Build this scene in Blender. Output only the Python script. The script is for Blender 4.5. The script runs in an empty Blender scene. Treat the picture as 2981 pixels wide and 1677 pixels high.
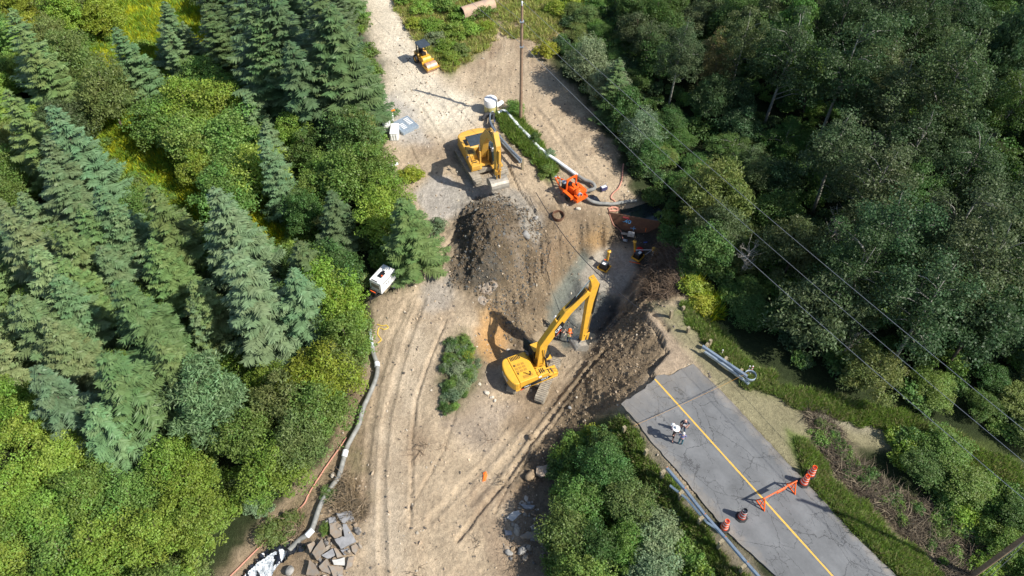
import bpy, math, random, numpy as np
from mathutils import Vector, Matrix
R = math.radians
rng = np.random.default_rng(7); random.seed(7)
S = bpy.context.scene; COL = S.collection

# ------------------------------------------------------------ camera, sky, sun
CH, CF, NAD = 47.2, 2200.0, 2650.0                 # camera height, focal length (photo px), nadir row
PITCH = math.atan(CF/(NAD-838.5))                  # depression of the optical axis
cam = bpy.data.cameras.new('camera'); camo = bpy.data.objects.new('camera', cam); COL.objects.link(camo)
cam.sensor_width = 36; cam.lens = 36*CF/2981; cam.clip_end = 2000; cam.clip_start = .5
camo.location = (0, 0, CH); camo.rotation_euler = (math.pi/2-PITCH, 0, 0)
S.camera = camo
SUN_EL, SH_AZ = R(46), R(-66)                      # shadows fall towards azimuth -66 deg from +Y
w = bpy.data.worlds.new('World'); S.world = w; w.use_nodes = True
nt = w.node_tree; sky = nt.nodes.new('ShaderNodeTexSky'); sky.sky_type = 'NISHITA'; sky.sun_disc = False
sky.sun_elevation = SUN_EL; sky.sun_rotation = SH_AZ+math.pi; sky.air_density = 1.0; sky.dust_density = 1.0
nt.links.new(sky.outputs[0], nt.nodes['Background'].inputs[0]); nt.nodes['Background'].inputs[1].default_value = .10
sl = bpy.data.lights.new('sun', 'SUN'); sl.energy = 4.5; sl.angle = R(.53); sl.color = (1, .95, .86)
so = bpy.data.objects.new('sun', sl); COL.objects.link(so)
sdir = Vector((math.sin(SH_AZ)*math.cos(SUN_EL), math.cos(SH_AZ)*math.cos(SUN_EL), -math.sin(SUN_EL)))
so.rotation_euler = sdir.to_track_quat('-Z', 'Y').to_euler()
S.view_settings.view_transform = 'Standard'; S.view_settings.look = 'None'; S.view_settings.exposure = .58
S.view_settings.gamma = 1
cy = S.cycles; cy.max_bounces = 5; cy.diffuse_bounces = 3; cy.glossy_bounces = 2; cy.transmission_bounces = 4; cy.use_denoising = True
try: cy.denoiser = 'OPENIMAGEDENOISE'
except Exception: pass

# ------------------------------------------------------------ photo <-> world
sa, ca = math.sin(PITCH), math.cos(PITCH)
def un(u, v, z=0.):
    x = (u-1490.5)/CF; y = -(v-838.5)/CF
    d = np.array([x, ca+y*sa, -sa+y*ca]); return np.array([0, 0, CH])+d*((CH-z)/-d[2])
def proj(x, y, z):
    zc = y*ca-(z-CH)*sa; yc = y*sa+(z-CH)*ca
    zc = np.maximum(zc, .5)
    return 1490.5+CF*x/zc, 838.5-CF*yc/zc
def inpoly(u, v, P):
    P = np.array(P, float); ins = np.zeros(np.shape(u), bool); n = len(P)
    for i in range(n):
        x1, y1 = P[i]; x2, y2 = P[(i+1) % n]
        if y1 == y2: continue
        c = ((y1 > v) != (y2 > v)) & (u < (x2-x1)*(v-y1)/(y2-y1)+x1); ins ^= c
    return ins
def sdpoly(u, v, P, closed=True):
    P = np.array(P, float); d = np.full(np.shape(u), 1e9); n = len(P)
    for i in range(n if closed else n-1):
        a = P[i]; b = P[(i+1) % n]; ab = b-a; L = max(ab@ab, 1e-9)
        t = np.clip(((u-a[0])*ab[0]+(v-a[1])*ab[1])/L, 0, 1)
        d = np.minimum(d, np.hypot(u-a[0]-t*ab[0], v-a[1]-t*ab[1]))
    if closed: d = np.where(inpoly(u, v, P), d, -d)
    return d
def vnoise(x, y, seed=0):
    xi = np.floor(x).astype(np.int64); yi = np.floor(y).astype(np.int64); fx = x-xi; fy = y-yi
    fx = fx*fx*(3-2*fx); fy = fy*fy*(3-2*fy)
    def h(a, b):
        k = (a*374761393+b*668265263+seed*974634777) & 0x7fffffff
        k = ((k ^ (k >> 13))*1274126177) & 0x7fffffff; return ((k ^ (k >> 16)) & 0xffff)/65535.
    return (h(xi, yi)*(1-fx)+h(xi+1, yi)*fx)*(1-fy)+(h(xi, yi+1)*(1-fx)+h(xi+1, yi+1)*fx)*fy-.5
def fbm(x, y, sc, oc=4, seed=0, g=.5):
    s = 0; a = 1.; f = 1./sc; t = 0
    for o in range(oc): s = s+a*vnoise(x*f+o*17.3, y*f-o*9.1, seed+o); t += a; a *= g; f *= 2.03
    return s/t*2

# ------------------------------------------------------------ terrain heights (photo u, v, height)
CT = [(2018,1035,-.12),(2214,1255,-.12),(2500,1560,-.12),(2640,1700,-.12),(2120,1150,-.12),(1960,1140,-.12),(2100,1400,-.12),(2300,1600,-.12),
(1808,1180,-.12),(1900,1290,-.14),(2009,1425,-.14),(2115,1560,-.14),(2250,1700,-.14),(2230,1250,-.16),(2330,1340,-.16),(2480,1500,-.2),(2620,1640,-.2),
(1850,1330,-.6),(1925,1440,-.7),(2010,1550,-.8),(2130,1690,-.8),(1760,1300,-2.0),(1830,1420,-2.6),(1900,1560,-2.8),(1980,1690,-2.8),(1700,1240,-2.9),(1720,1420,-3.8),(1740,1600,-4),
(1640,1260,-3.8),(1600,1400,-4.1),(1580,1600,-4.3),(1800,1215,-.9),
(1884,905,-.25),(1909,924,-.15),(1947,967,-.12),(1990,1040,-.12),(1925,1070,-.15),(1935,1010,-.15),(1905,950,-.3),(1885,925,-.3),
(1920,1000,-.7),(1930,1045,-.6),(1890,1080,-.6),(1850,1120,-.7),(1800,1165,-.8),
(1860,970,-1.2),(1800,1060,-1.7),(1730,1120,-2.4),(1790,1130,-1.6),(1660,1200,-3.2),(1750,1190,-1.9),(1600,1260,-3.7),(1850,1040,-1.2),
(1755,1010,-3.0),(1800,970,-2.4),(1850,925,-1.6),(1700,1060,-3.3),
(1560,1080,-3.9),(1640,1050,-3.9),(1540,1170,-3.9),(1590,1160,-3.9),(1450,1280,-4.1),(1640,1110,-3.8),(1500,1220,-4.),(1680,1020,-4.0),(1500,1080,-3.9),
(1640,1000,-4.8),(1700,900,-5.3),(1770,850,-5.3),(1620,940,-5.2),(1690,960,-5.2),(1750,900,-5.4),(1660,850,-5.2),
(1690,825,-4.7),(1790,860,-4.8),(1740,790,-4.7),(1790,735,-4.6),(1720,765,-4.7),(1830,790,-4.7),(1850,760,-4.6),(1770,830,-4.7),
(1895,745,-4.6),(1900,700,-4.5),(1850,705,-4.3),
(1990,790,-1.0),(1970,850,-.7),(1930,890,-.35),(1900,830,-2.2),(1865,870,-2.6),(1940,780,-1.9),(1893,800,-2.3),(1847,870,-2.5),(1808,924,-2.6),(1771,974,-2.9),(1877,786,-5.2),(1829,860,-5.9),(1791,912,-6.1),(1752,958,-5.8),(1903,768,-2.5),(1888,758,-4.9),
(1590,960,-5.0),(1610,900,-5.0),(1650,810,-4.9),(1690,745,-4.7),(1745,722,-4.6),(1810,730,-4.5),(1620,850,-4.7),
(1360,790,-1.2),(1350,850,-1.7),(1440,880,-2.3),(1530,800,-2.5),(1610,740,-2.4),(1650,690,-2.2),(1720,660,-2.0),(1600,800,-3.2),(1580,860,-3.6),(1500,930,-3.2),(1545,900,-3.5),(1560,970,-4.2),(1500,1000,-4.0),(1480,860,-2.5),(1640,740,-3.2),(1700,700,-3.1),(1760,680,-3.2),
(1775,612,-1.6),(1770,640,-2.2),(1800,675,-3.9),(1850,690,-4.1),(1900,680,-4.1),(1930,660,-3.0),
(1830,600,-1.9),(1880,615,-2.6),(1910,625,-2.6),(1830,575,-1.3),(1960,680,-1.4),(1990,740,-1.1),
(1680,560,-1.1),(1622,630,-1.5),(1560,620,-1.5),(1750,500,-.7),(1700,420,-.3),(1600,300,-.05),(1640,200,.1),(1800,460,-.7),(1740,600,-1.3),(1640,520,-1.0),
(1395,500,-1.0),(1330,560,-1.1),(1440,430,-.7),(1380,540,-1.05),(1480,500,-.9),(1270,560,-1.1),(1250,640,-1.3),(1560,440,-.6),(1500,380,-.25),(1470,330,-.1),(1350,420,-.6),(1240,450,-.6),(1540,530,-1.1),
(1200,300,-.1),(1150,200,0),(1250,150,0),(1100,0,.2),(1180,0,.2),(1350,300,-.1),(1120,420,-.4),(1400,150,-.2),(1500,60,.2),(1300,80,-.4),(1500,-200,.5),
(1400,610,1.0),(1440,640,1.6),(1430,700,1.5),(1480,720,.7),(1400,760,.4),(1390,680,1.1),(1460,790,-.6),(1520,680,.1),(1480,600,.3),
(1330,700,-1.1),(1345,640,-1.2),(1320,790,-1.2),(1400,840,-1.7),(1375,590,-1.1),(1440,575,-1.0),(1510,590,-1.2),(1580,660,-1.9),(1530,770,-2.1),(1350,600,-1.1),
(1230,900,-2.1),(1180,1000,-2.9),(1130,1100,-3.4),(1100,1250,-3.9),(1130,1400,-4.2),(1150,1600,-4.4),(1300,1500,-4.3),(1450,1500,-4.3),(1290,780,-1.3),(1250,720,-1.2),(1350,1350,-4.2),(1200,1200,-3.9),(1290,900,-2.2),(1300,1677,-4.5),(1500,1677,-4.5),
(1330,1040,-2.7),(1350,980,-2.5),(1310,1120,-3.0),(1290,1200,-3.5),(1420,930,-2.4),(1400,1000,-2.7),(1445,1000,-3.9),(1400,1090,-3.6),(1380,1200,-3.9),(1300,1260,-3.9),(1260,1060,-3.1),(1430,900,-2.2),(1460,950,-3.4),
(1080,1100,-3.9),(1050,1250,-4.5),(1000,1350,-5),(900,1450,-5.6),(800,1600,-6.2),(700,1677,-6.6),(1000,1600,-4.7),(930,1600,-5.2),(1060,1400,-4.5),(880,1677,-5.8),(760,1660,-6.7),(850,1590,-6.3),(1090,950,-3.0),
(1000,800,-3),(1120,820,-2.0),(900,1000,-5),(1180,700,-1.6),(1100,520,-1.2),(500,500,-2.5),(100,200,-1),(0,800,-4.5),(300,1300,-6),(0,1677,-7),(600,50,-.5),(950,1200,-5),(600,900,-4.5),(1000,300,-.8),(800,500,-2.5),(600,1600,-6.8),
(2200,700,-2.2),(2500,400,-1),(2900,200,1),(2900,800,0),(2700,1100,-1),(2400,900,-1.6),(2100,400,-1.2),(2000,100,0),(1800,200,.1),(2080,950,-.8),(2060,860,-1),
(2200,1080,-.5),(2400,1210,-.6),(2700,1300,-.8),(2981,1450,-1),(2480,1350,-1.3),(2600,1500,-1.6),(2750,1600,-1.9),(2880,1560,-1.8),(2350,1300,-.4),(2800,1680,-1.5),(2250,1120,-.3)]
P0 = np.array([un(u, v, z) for u, v, z in CT])
far = [(x, y, z) for x, y, z in ((-120,40,-4),(120,40,1),(-120,160,2),(120,160,4),(0,200,2),(-60,0,-8),(60,0,-3),(0,-60,-6),(-250,-200,0),(250,-200,0),(-250,300,4),(250,300,6))]
P0 = np.vstack([P0, np.array(far, float)])
kk = np.linalg.norm(P0[:, None, :2]-P0[None, :, :2], axis=2); n0 = len(P0)
A = np.zeros((n0+1, n0+1)); A[:n0, :n0] = -kk-np.eye(n0)*(-.02); A[:n0, n0] = 1; A[n0, :n0] = 1
rb = np.zeros(n0+1); rb[:n0] = P0[:, 2]; W = np.linalg.solve(A, rb)
def rbf(x, y):
    o = np.zeros(x.shape)+W[n0]
    for i in range(n0): o -= W[i]*np.hypot(x-P0[i, 0], y-P0[i, 1])
    return o
def axis(lo, hi, st, flo, fhi):
    a = list(np.arange(lo, hi, st)); s = st; x = lo
    left = []
    while x > flo: s *= 1.16; x -= s; left.append(x)
    s = st; x = a[-1]; right = []
    while x < fhi: s *= 1.16; x += s; right.append(x)
    return np.array(left[::-1]+a+right)
GX = axis(-15, 21, .125, -400, 400); GY = axis(13, 63, .125, -300, 500)
X, Y = np.meshgrid(GX, GY)
Z = rbf(X, Y)

# zones in photo pixels: earth moved by the diggers, kept ground etc.
Z_DIRT = [(1040,-60),(1190,-60),(1270,150),(1310,215),(1400,160),(1440,60),(1440,-60),(1560,-60),(1570,60),(1620,90),(1575,160),(1700,310),(1790,430),(1850,560),(1905,640),(1960,720),(2010,800),(2010,900),(2050,1050),(2250,1290),(2000,1450),(1800,1190),(1700,1240),(1620,1330),(1600,1500),(1650,1760),(600,1760),(720,1550),(860,1420),(960,1330),(1030,1180),(1080,1000),(1090,880),(1190,830),(1260,740),(1200,650),(1170,560),(1110,480),(1120,400),(1100,300),(1130,220)]
Z_MOUND = [(1300,830),(1330,700),(1320,640),(1370,575),(1420,560),(1500,580),(1570,640),(1600,720),(1590,790),(1560,830),(1520,900),(1500,1010),(1470,990),(1445,920),(1400,870)]
Z_EMB = [(1990,740),(2000,860),(1950,880),(1890,905),(1885,925),(1905,960),(1925,990),(1940,1020),(1925,1040),(1900,1080),(1850,1130),(1800,1180),(1740,1225),(1650,1330),(1580,1400),(1500,1500),(1480,1400),(1560,1300),(1640,1180),(1690,1080),(1740,990),(1790,920),(1850,860),(1880,800),(1930,740)]
Z_CLAY = [(1585,960),(1600,880),(1650,800),(1700,735),(1760,790),(1800,860),(1760,950),(1700,1000),(1640,1010)]
Z_FLOOR = [(1600,985),(1625,900),(1680,830),(1800,868),(1790,930),(1730,985),(1690,1000)]
Z_PAD = [(1690,800),(1720,755),(1750,722),(1800,722),(1855,745),(1850,790),(1800,865),(1755,850),(1700,830)]
Z_GRAV = [(1200,560),(1260,515),(1310,520),(1345,570),(1330,620),(1290,650),(1250,640),(1215,600)]
LUMP = [(Z_MOUND, .48), (Z_EMB, .34)]
U0, V0 = proj(X, Y, Z)
amp = np.full(X.shape, .10)
patch0 = 1/(1+np.exp(-(fbm(X, Y, 3, 3, 94)*9-.6))); dz = sdpoly(U0, V0, Z_DIRT)
edge = fbm(X, Y, 1.6, 4, 3)*26+fbm(X, Y, .5, 2, 5)*8
for P, a in LUMP:
    m = 1/(1+np.exp(-(sdpoly(U0, V0, P)+edge*.6)/9)); amp = amp*(1-m)+a*m
Z_WALL = [(1400,860),(1500,790),(1600,700),(1700,650),(1790,640),(1800,700),(1740,720),(1690,745),(1640,800),(1600,870),(1580,960),(1500,1000),(1450,950)]
m = 1/(1+np.exp(-(sdpoly(U0, V0, Z_WALL))/12)); amp = amp*(1-m)+.30*m
for Pq in (Z_PAD, [(1240,910),(1290,950),(1230,1100),(1190,1300),(1180,1677),(1090,1677),(1070,1400),(1110,1150),(1170,980)], [(1060,-50),(1190,-50),(1330,250),(1180,330),(1110,200)]):
    m = 1/(1+np.exp(-(sdpoly(U0, V0, Pq))/8)); amp = amp*(1-m)+.015*m
dirtm = 1/(1+np.exp(-dz/10))
n1 = fbm(X, Y, 1.1, 5, 11, .58); n2 = np.abs(fbm(X, Y, .55, 3, 31, .6))
n4 = np.abs(fbm(X, Y, .9, 4, 131, .6)); Z = Z+dirtm*amp*(n1*.9+n2*1.1-.3)-dirtm*np.clip(.05-n4, 0, 1)*1.6*(amp > .03)*patch0+dirtm*fbm(X, Y, 4, 2, 8)*.08
# furrows running down the cut faces
fur = fbm(X*3.2+Y*.3, Y*.35-X*.1, 1.4, 3, 77); m = 1/(1+np.exp(-(sdpoly(U0, V0, Z_WALL))/12)); Z = Z+m*fur*.45
E2 = [(1990,760),(1960,870),(1890,900),(1830,950),(1740,1000),(1780,930),(1860,840),(1900,780),(1950,740)]
m = 1/(1+np.exp(-(sdpoly(U0, V0, E2))/10)); Z = Z+m*fbm((X-Y)*.9, (X+Y)*.22, .9, 3, 78)*.3
def world_line(pts): return [tuple(un(u, v, -3.5 if v > 850 else -.6)[:2]) for u, v in pts]
def rut(pts, wid, dep, berm=.5):
    global Z
    L = world_line(pts); xs = [p[0] for p in L]; ys = [p[1] for p in L]
    k = (X > min(xs)-2) & (X < max(xs)+2) & (Y > min(ys)-2) & (Y < max(ys)+2)
    d = sdpoly(X[k], Y[k], L, False)+fbm(X[k], Y[k], .8, 2, 55)*.07
    Z[k] += -dep*np.exp(-(d/wid)**4)+dep*berm*np.exp(-((d-wid*1.35)/(wid*.35))**2)
for pts, wd, dp in (
 ([(1235,905),(1190,1000),(1155,1100),(1125,1200),(1110,1330),(1105,1500),(1110,1677)], .32, .10),
 ([(1300,960),(1250,1060),(1210,1160),(1195,1280),(1195,1400),(1190,1520)], .16, .13),
 ([(1190,910),(1140,1000),(1100,1110),(1075,1230),(1060,1350),(1055,1480)], .28, .07),
 ([(1760,1035),(1700,1100),(1620,1190),(1540,1290),(1470,1390),(1400,1470),(1330,1560)], .20, .17),
 ([(1700,1060),(1640,1130),(1570,1210),(1500,1300),(1430,1380),(1370,1450)], .3, .10),
 ([(1650,1180),(1560,1300),(1480,1400),(1440,1480)], .12, .13),
 ([(1330,1180),(1290,1300),(1230,1400),(1180,1480)], .15, .08),
 ([(1250,1500),(1330,1420),(1420,1330),(1500,1240)], .3, .08),
 ([(1560,150),(1500,230),(1400,300),(1330,330)], .3, .10),([(1470,100),(1440,180),(1380,240),(1250,270)], .25, .09),
 ([(1560,330),(1620,400),(1680,470),(1730,520)], .3, .09),([(1500,420),(1560,480),(1620,560),(1640,610)], .2, .14),([(1480,480),(1510,540),(1560,600)], .15, .2),
 ([(1190,420),(1230,500)], .15, .1),([(1230,330),(1290,420),(1340,470)], .2, .07),([(1340,600),(1330,660),(1300,700),(1280,760)], .2, .15),
 ([(1130,60),(1200,190),(1260,290)], .12, .05),([(1760,940),(1800,880),(1845,820),(1870,780)], .35, .5), ([(1790,950),(1850,900),(1890,830)], .15, .3)):
    rut(pts, wd, dp)
Z_SLAB = [(1884,902),(1909,924),(1947,967),(2018,1052),(1990,1068),(1953,1088),(1909,1097),(1895,1090),(1903,1076),(1947,1029),(1940,1014),(1922,974),(1903,949),(1880,925)]
sd = sdpoly(U0, V0, Z_SLAB); m = np.clip(sd/4, 0, 1)
Z = Z*(1-m)+(-.13+fbm(X, Y, .5, 3, 71)*.05)*m; Z = np.where((sd < 0) & (sd > -14) & (U0 < 1950), Z-.35*np.clip(1+sd/14, 0, 1), Z)
ROADP = [(2018,1056),(1978,1074),(1950,1090),(1908,1096),(1893,1116),(1861,1141),(1808,1172),(1859,1234),(2009,1418),(2115,1549),(2260,1681),(2360,1790),(2800,1850),(2610,1673),(2497,1563),(2311,1362),(2214,1257)]
U2, V2 = proj(X, Y, np.zeros(X.shape)); rsd = sdpoly(U2, V2, ROADP); Z = np.where(rsd > 1.5, np.minimum(Z, -.22), Z); side = (rsd <= 1.5) & (rsd > -16) & ((V2 > 1200) | (U2 > 2040)); Z = np.where(side, np.clip(Z, -.09, -.02)*np.clip(1+rsd/16, 0, 1)+Z*(1-np.clip(1+rsd/16, 0, 1)), Z)
NX, NY = len(GX), len(GY)
def T(x, y):
    x = np.asarray(x, float); y = np.asarray(y, float)
    i = np.clip(np.searchsorted(GX, x)-1, 0, NX-2); j = np.clip(np.searchsorted(GY, y)-1, 0, NY-2)
    a = (x-GX[i])/(GX[i+1]-GX[i]); b = (y-GY[j])/(GY[j+1]-GY[j])
    return (Z[j, i]*(1-a)+Z[j, i+1]*a)*(1-b)+(Z[j+1, i]*(1-a)+Z[j+1, i+1]*a)*b
def hit(u, v, dz=0.):
    zs = np.arange(4, -9, -.04); d = un(u, v, 0)-np.array([0, 0, CH]); d = d/-d[2]
    pts = np.array([0, 0, CH])+d*(CH-zs)[:, None]; t = T(pts[:, 0], pts[:, 1]); k = np.argmax(pts[:, 2] <= t)
    return Vector((pts[k, 0], pts[k, 1], float(t[k])+dz))
def U(u, v, z=0.): return Vector(un(u, v, z))

# ------------------------------------------------------------ materials
def mat(name, col, rough=.6, metal=0., noise=0., nsc=6., bump=0., spec=.5, col2=None, coat=0.):
    m = bpy.data.materials.new(name); m.use_nodes = True; n = m.node_tree.nodes; l = m.node_tree.links; b = n['Principled BSDF']
    b.inputs['Roughness'].default_value = rough; b.inputs['Metallic'].default_value = metal; b.inputs['Specular IOR Level'].default_value = spec
    if coat: b.inputs['Coat Weight'].default_value = coat
    c = (*col, 1)
    if noise or bump or col2:
        tc = n.new('ShaderNodeTexCoord'); tx = n.new('ShaderNodeTexNoise'); tx.inputs['Scale'].default_value = nsc; tx.inputs['Detail'].default_value = 8; tx.inputs['Roughness'].default_value = .65
        l.new(tc.outputs['Object'], tx.inputs['Vector'])
        mx = n.new('ShaderNodeMix'); mx.data_type = 'RGBA'; cr = n.new('ShaderNodeMapRange'); cr.inputs[1].default_value = .35; cr.inputs[2].default_value = .65
        l.new(tx.outputs[0], cr.inputs[0]); l.new(cr.outputs[0], mx.inputs[0])
        d = col2 if col2 else tuple(x*(1-noise) for x in col)
        mx.inputs[6].default_value = (*d, 1); mx.inputs[7].default_value = c if col2 else (*[min(1, x*(1+noise*.5)) for x in col], 1)
        l.new(mx.outputs[2], b.inputs['Base Color'])
        if bump:
            bp = n.new('ShaderNodeBump'); bp.inputs['Strength'].default_value = bump; bp.inputs['Distance'].default_value = .05; l.new(tx.outputs[0], bp.inputs['Height']); l.new(bp.outputs[0], b.inputs['Normal'])
    else: b.inputs['Base Color'].default_value = c
    return m
M = dict(
 yel=mat('yellow_paint', (.80,.44,.035), .42, 0, .22, 2.6, .08, col2=(.64,.35,.05)), yel2=mat('yellow_paint_dusty', (.74,.40,.04), .5, 0, .3, 2.5, .05, col2=(.55,.33,.09)),
 blk=mat('black_steel', (.018,.018,.02), .45, 0, .4, 5), rub=mat('rubber', (.03,.03,.032), .75, 0, .3, 8), glass=mat('tinted_glass', (.02,.035,.035), .08, 0, spec=.8),
 stl=mat('worn_steel', (.42,.39,.33), .55, .3, .4, 3, .1, col2=(.26,.23,.19)), mud=mat('muddy_track_steel', (.40,.35,.27), .8, .1, .35, 3.5, .3, col2=(.22,.19,.15)), chrome=mat('chrome', (.7,.7,.72), .15, 1),
 gal=mat('galvanised_steel', (.40,.48,.56), .4, .35, .2, 5), rust=mat('rusty_steel', (.20,.10,.06), .8, .2, .4, 3, .15, col2=(.12,.065,.045)), org=mat('orange_paint', (.90,.13,.01), .4, 0, .15, 4), orgd=mat('orange_plastic', (.85,.12,.02), .5),
 redw=mat('red_orange_band', (.80,.08,.02), .5), wht=mat('white_paint', (.80,.80,.79), .4, 0, .08, 3), whp=mat('white_plastic', (.78,.78,.74), .5, 0, .05, 3), gry=mat('grey_hood', (.05,.065,.08), .45, 0, .3, 4),
 pipe=mat('pale_pvc', (.50,.58,.64), .4, 0, .2, 2), pipew=mat('white_pvc', (.75,.78,.80), .4, 0, .1, 2), hose=mat('grey_hose', (.25,.25,.23), .7, 0, .35, 2.2, .1), hosed=mat('dark_hose', (.15,.16,.15), .6, 0, .4, 2.2),
 pink=mat('pink_layflat_hose', (.50,.24,.17), .75, 0, .25, 3), wood=mat('pole_wood', (.30,.20,.13), .8, 0, .3, 4, .2), post=mat('weathered_post', (.30,.25,.16), .85, 0, .35, 6, .2), log=mat('grey_log', (.35,.31,.26), .85, 0, .3, 4),
 poly=mat('black_polythene', (.012,.014,.02), .18, 0, spec=.9), wire=mat('cable', (.34,.37,.40), .35, .6), wired=mat('black_cable', (.03,.03,.035), .5), tape=mat('orange_tape', (.85,.42,.06), .5), conc=mat('concrete_pipe', (.52,.36,.24), .85, 0, .3, 1.4, .1, col2=(.36,.26,.20)),
 red=mat('red_plastic', (.65,.02,.02), .4), blue=mat('blue_plastic', (.08,.14,.45), .45), grn=mat('green_cloth', (.05,.11,.07), .8), skin=mat('skin', (.62,.34,.25), .5), hair=mat('grey_hair', (.55,.53,.50), .8), hairy=mat('blond_hair', (.6,.55,.36), .8),
 blackc=mat('black_cloth', (.012,.011,.014), .9), navy=mat('navy_cloth', (.022,.030,.055), .85), jean=mat('dark_jeans', (.05,.08,.14), .9, 0, .3, 14), teal=mat('teal_jeans', (.06,.17,.21), .9), bluec=mat('blue_patterned_cloth', (.12,.14,.36), .85, 0, 0, 22, col2=(.30,.32,.52)), pinkc=mat('pink_cloth', (.75,.42,.55), .85),
 hiv=mat('hi_vis_orange', (.95,.18,.02), .6), lime=mat('reflective_lime', (.66,.80,.45), .5), foam=None, spb=mat('spray_blue', (.18,.50,.85), .7), spo=mat('spray_orange', (.9,.2,.03), .7), spp=mat('spray_pink', (.5,.07,.08), .8), gold=mat('yellow_rope', (.85,.60,.05), .7), amber=mat('amber', (.9,.25,.02), .4), purple=mat('purple_case', (.05,.05,.13), .5))

def nodes(m): return m.node_tree.nodes, m.node_tree.links
def foliage(name, attr_type, translu=.35):
    m = bpy.data.materials.new(name); m.use_nodes = True; n, l = nodes(m); b = n['Principled BSDF']; out = n['Material Output']
    if attr_type == 'obj': c = n.new('ShaderNodeObjectInfo'); co = c.outputs['Color']
    else: c = n.new('ShaderNodeAttribute'); c.attribute_type = 'INSTANCER'; c.attribute_name = 'tint'; co = c.outputs['Color']
    a = n.new('ShaderNodeAttribute'); a.attribute_name = 'tone'
    h = n.new('ShaderNodeHueSaturation'); hv = n.new('ShaderNodeMapRange'); hv.inputs[3].default_value = .62; hv.inputs[4].default_value = 1.5
    l.new(a.outputs['Fac'], hv.inputs[0]); l.new(hv.outputs[0], h.inputs['Value']); l.new(co, h.inputs['Color'])
    a2 = n.new('ShaderNodeAttribute'); a2.attribute_name = 'clump'; hh = n.new('ShaderNodeMapRange'); hh.inputs[3].default_value = .485; hh.inputs[4].default_value = .522
    l.new(a2.outputs['Fac'], hh.inputs[0]); l.new(hh.outputs[0], h.inputs['Hue'])
    l.new(h.outputs[0], b.inputs['Base Color']); b.inputs['Roughness'].default_value = .5; b.inputs['Specular IOR Level'].default_value = .35
    tr = n.new('ShaderNodeBsdfTranslucent'); hs = n.new('ShaderNodeHueSaturation'); hs.inputs['Hue'].default_value = .497; hs.inputs['Saturation'].default_value = 1.08; hs.inputs['Value'].default_value = 1.2
    l.new(h.outputs[0], hs.inputs['Color']); l.new(hs.outputs[0], tr.inputs[0]); mx = n.new('ShaderNodeMixShader'); mx.inputs[0].default_value = translu
    l.new(b.outputs[0], mx.inputs[1]); l.new(tr.outputs[0], mx.inputs[2]); l.new(mx.outputs[0], out.inputs[0]); return m
M['leaf'] = foliage('broad_leaves', 'obj', .42); M['needle'] = foliage('needles', 'obj', .15); M['leafi'] = foliage('undergrowth_leaves', 'inst'); M['stone'] = mat('stones', (.30,.26,.21), .9, 0, .3, 9)
M['bark'] = mat('dark_bark', (.11,.085,.06), .9, 0, .3, 6); M['pale'] = mat('pale_bark', (.24,.235,.20), .8, 0, .35, 5); M['dead'] = mat('bare_grey_wood', (.36,.33,.28), .9, 0, .25, 5)

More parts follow.
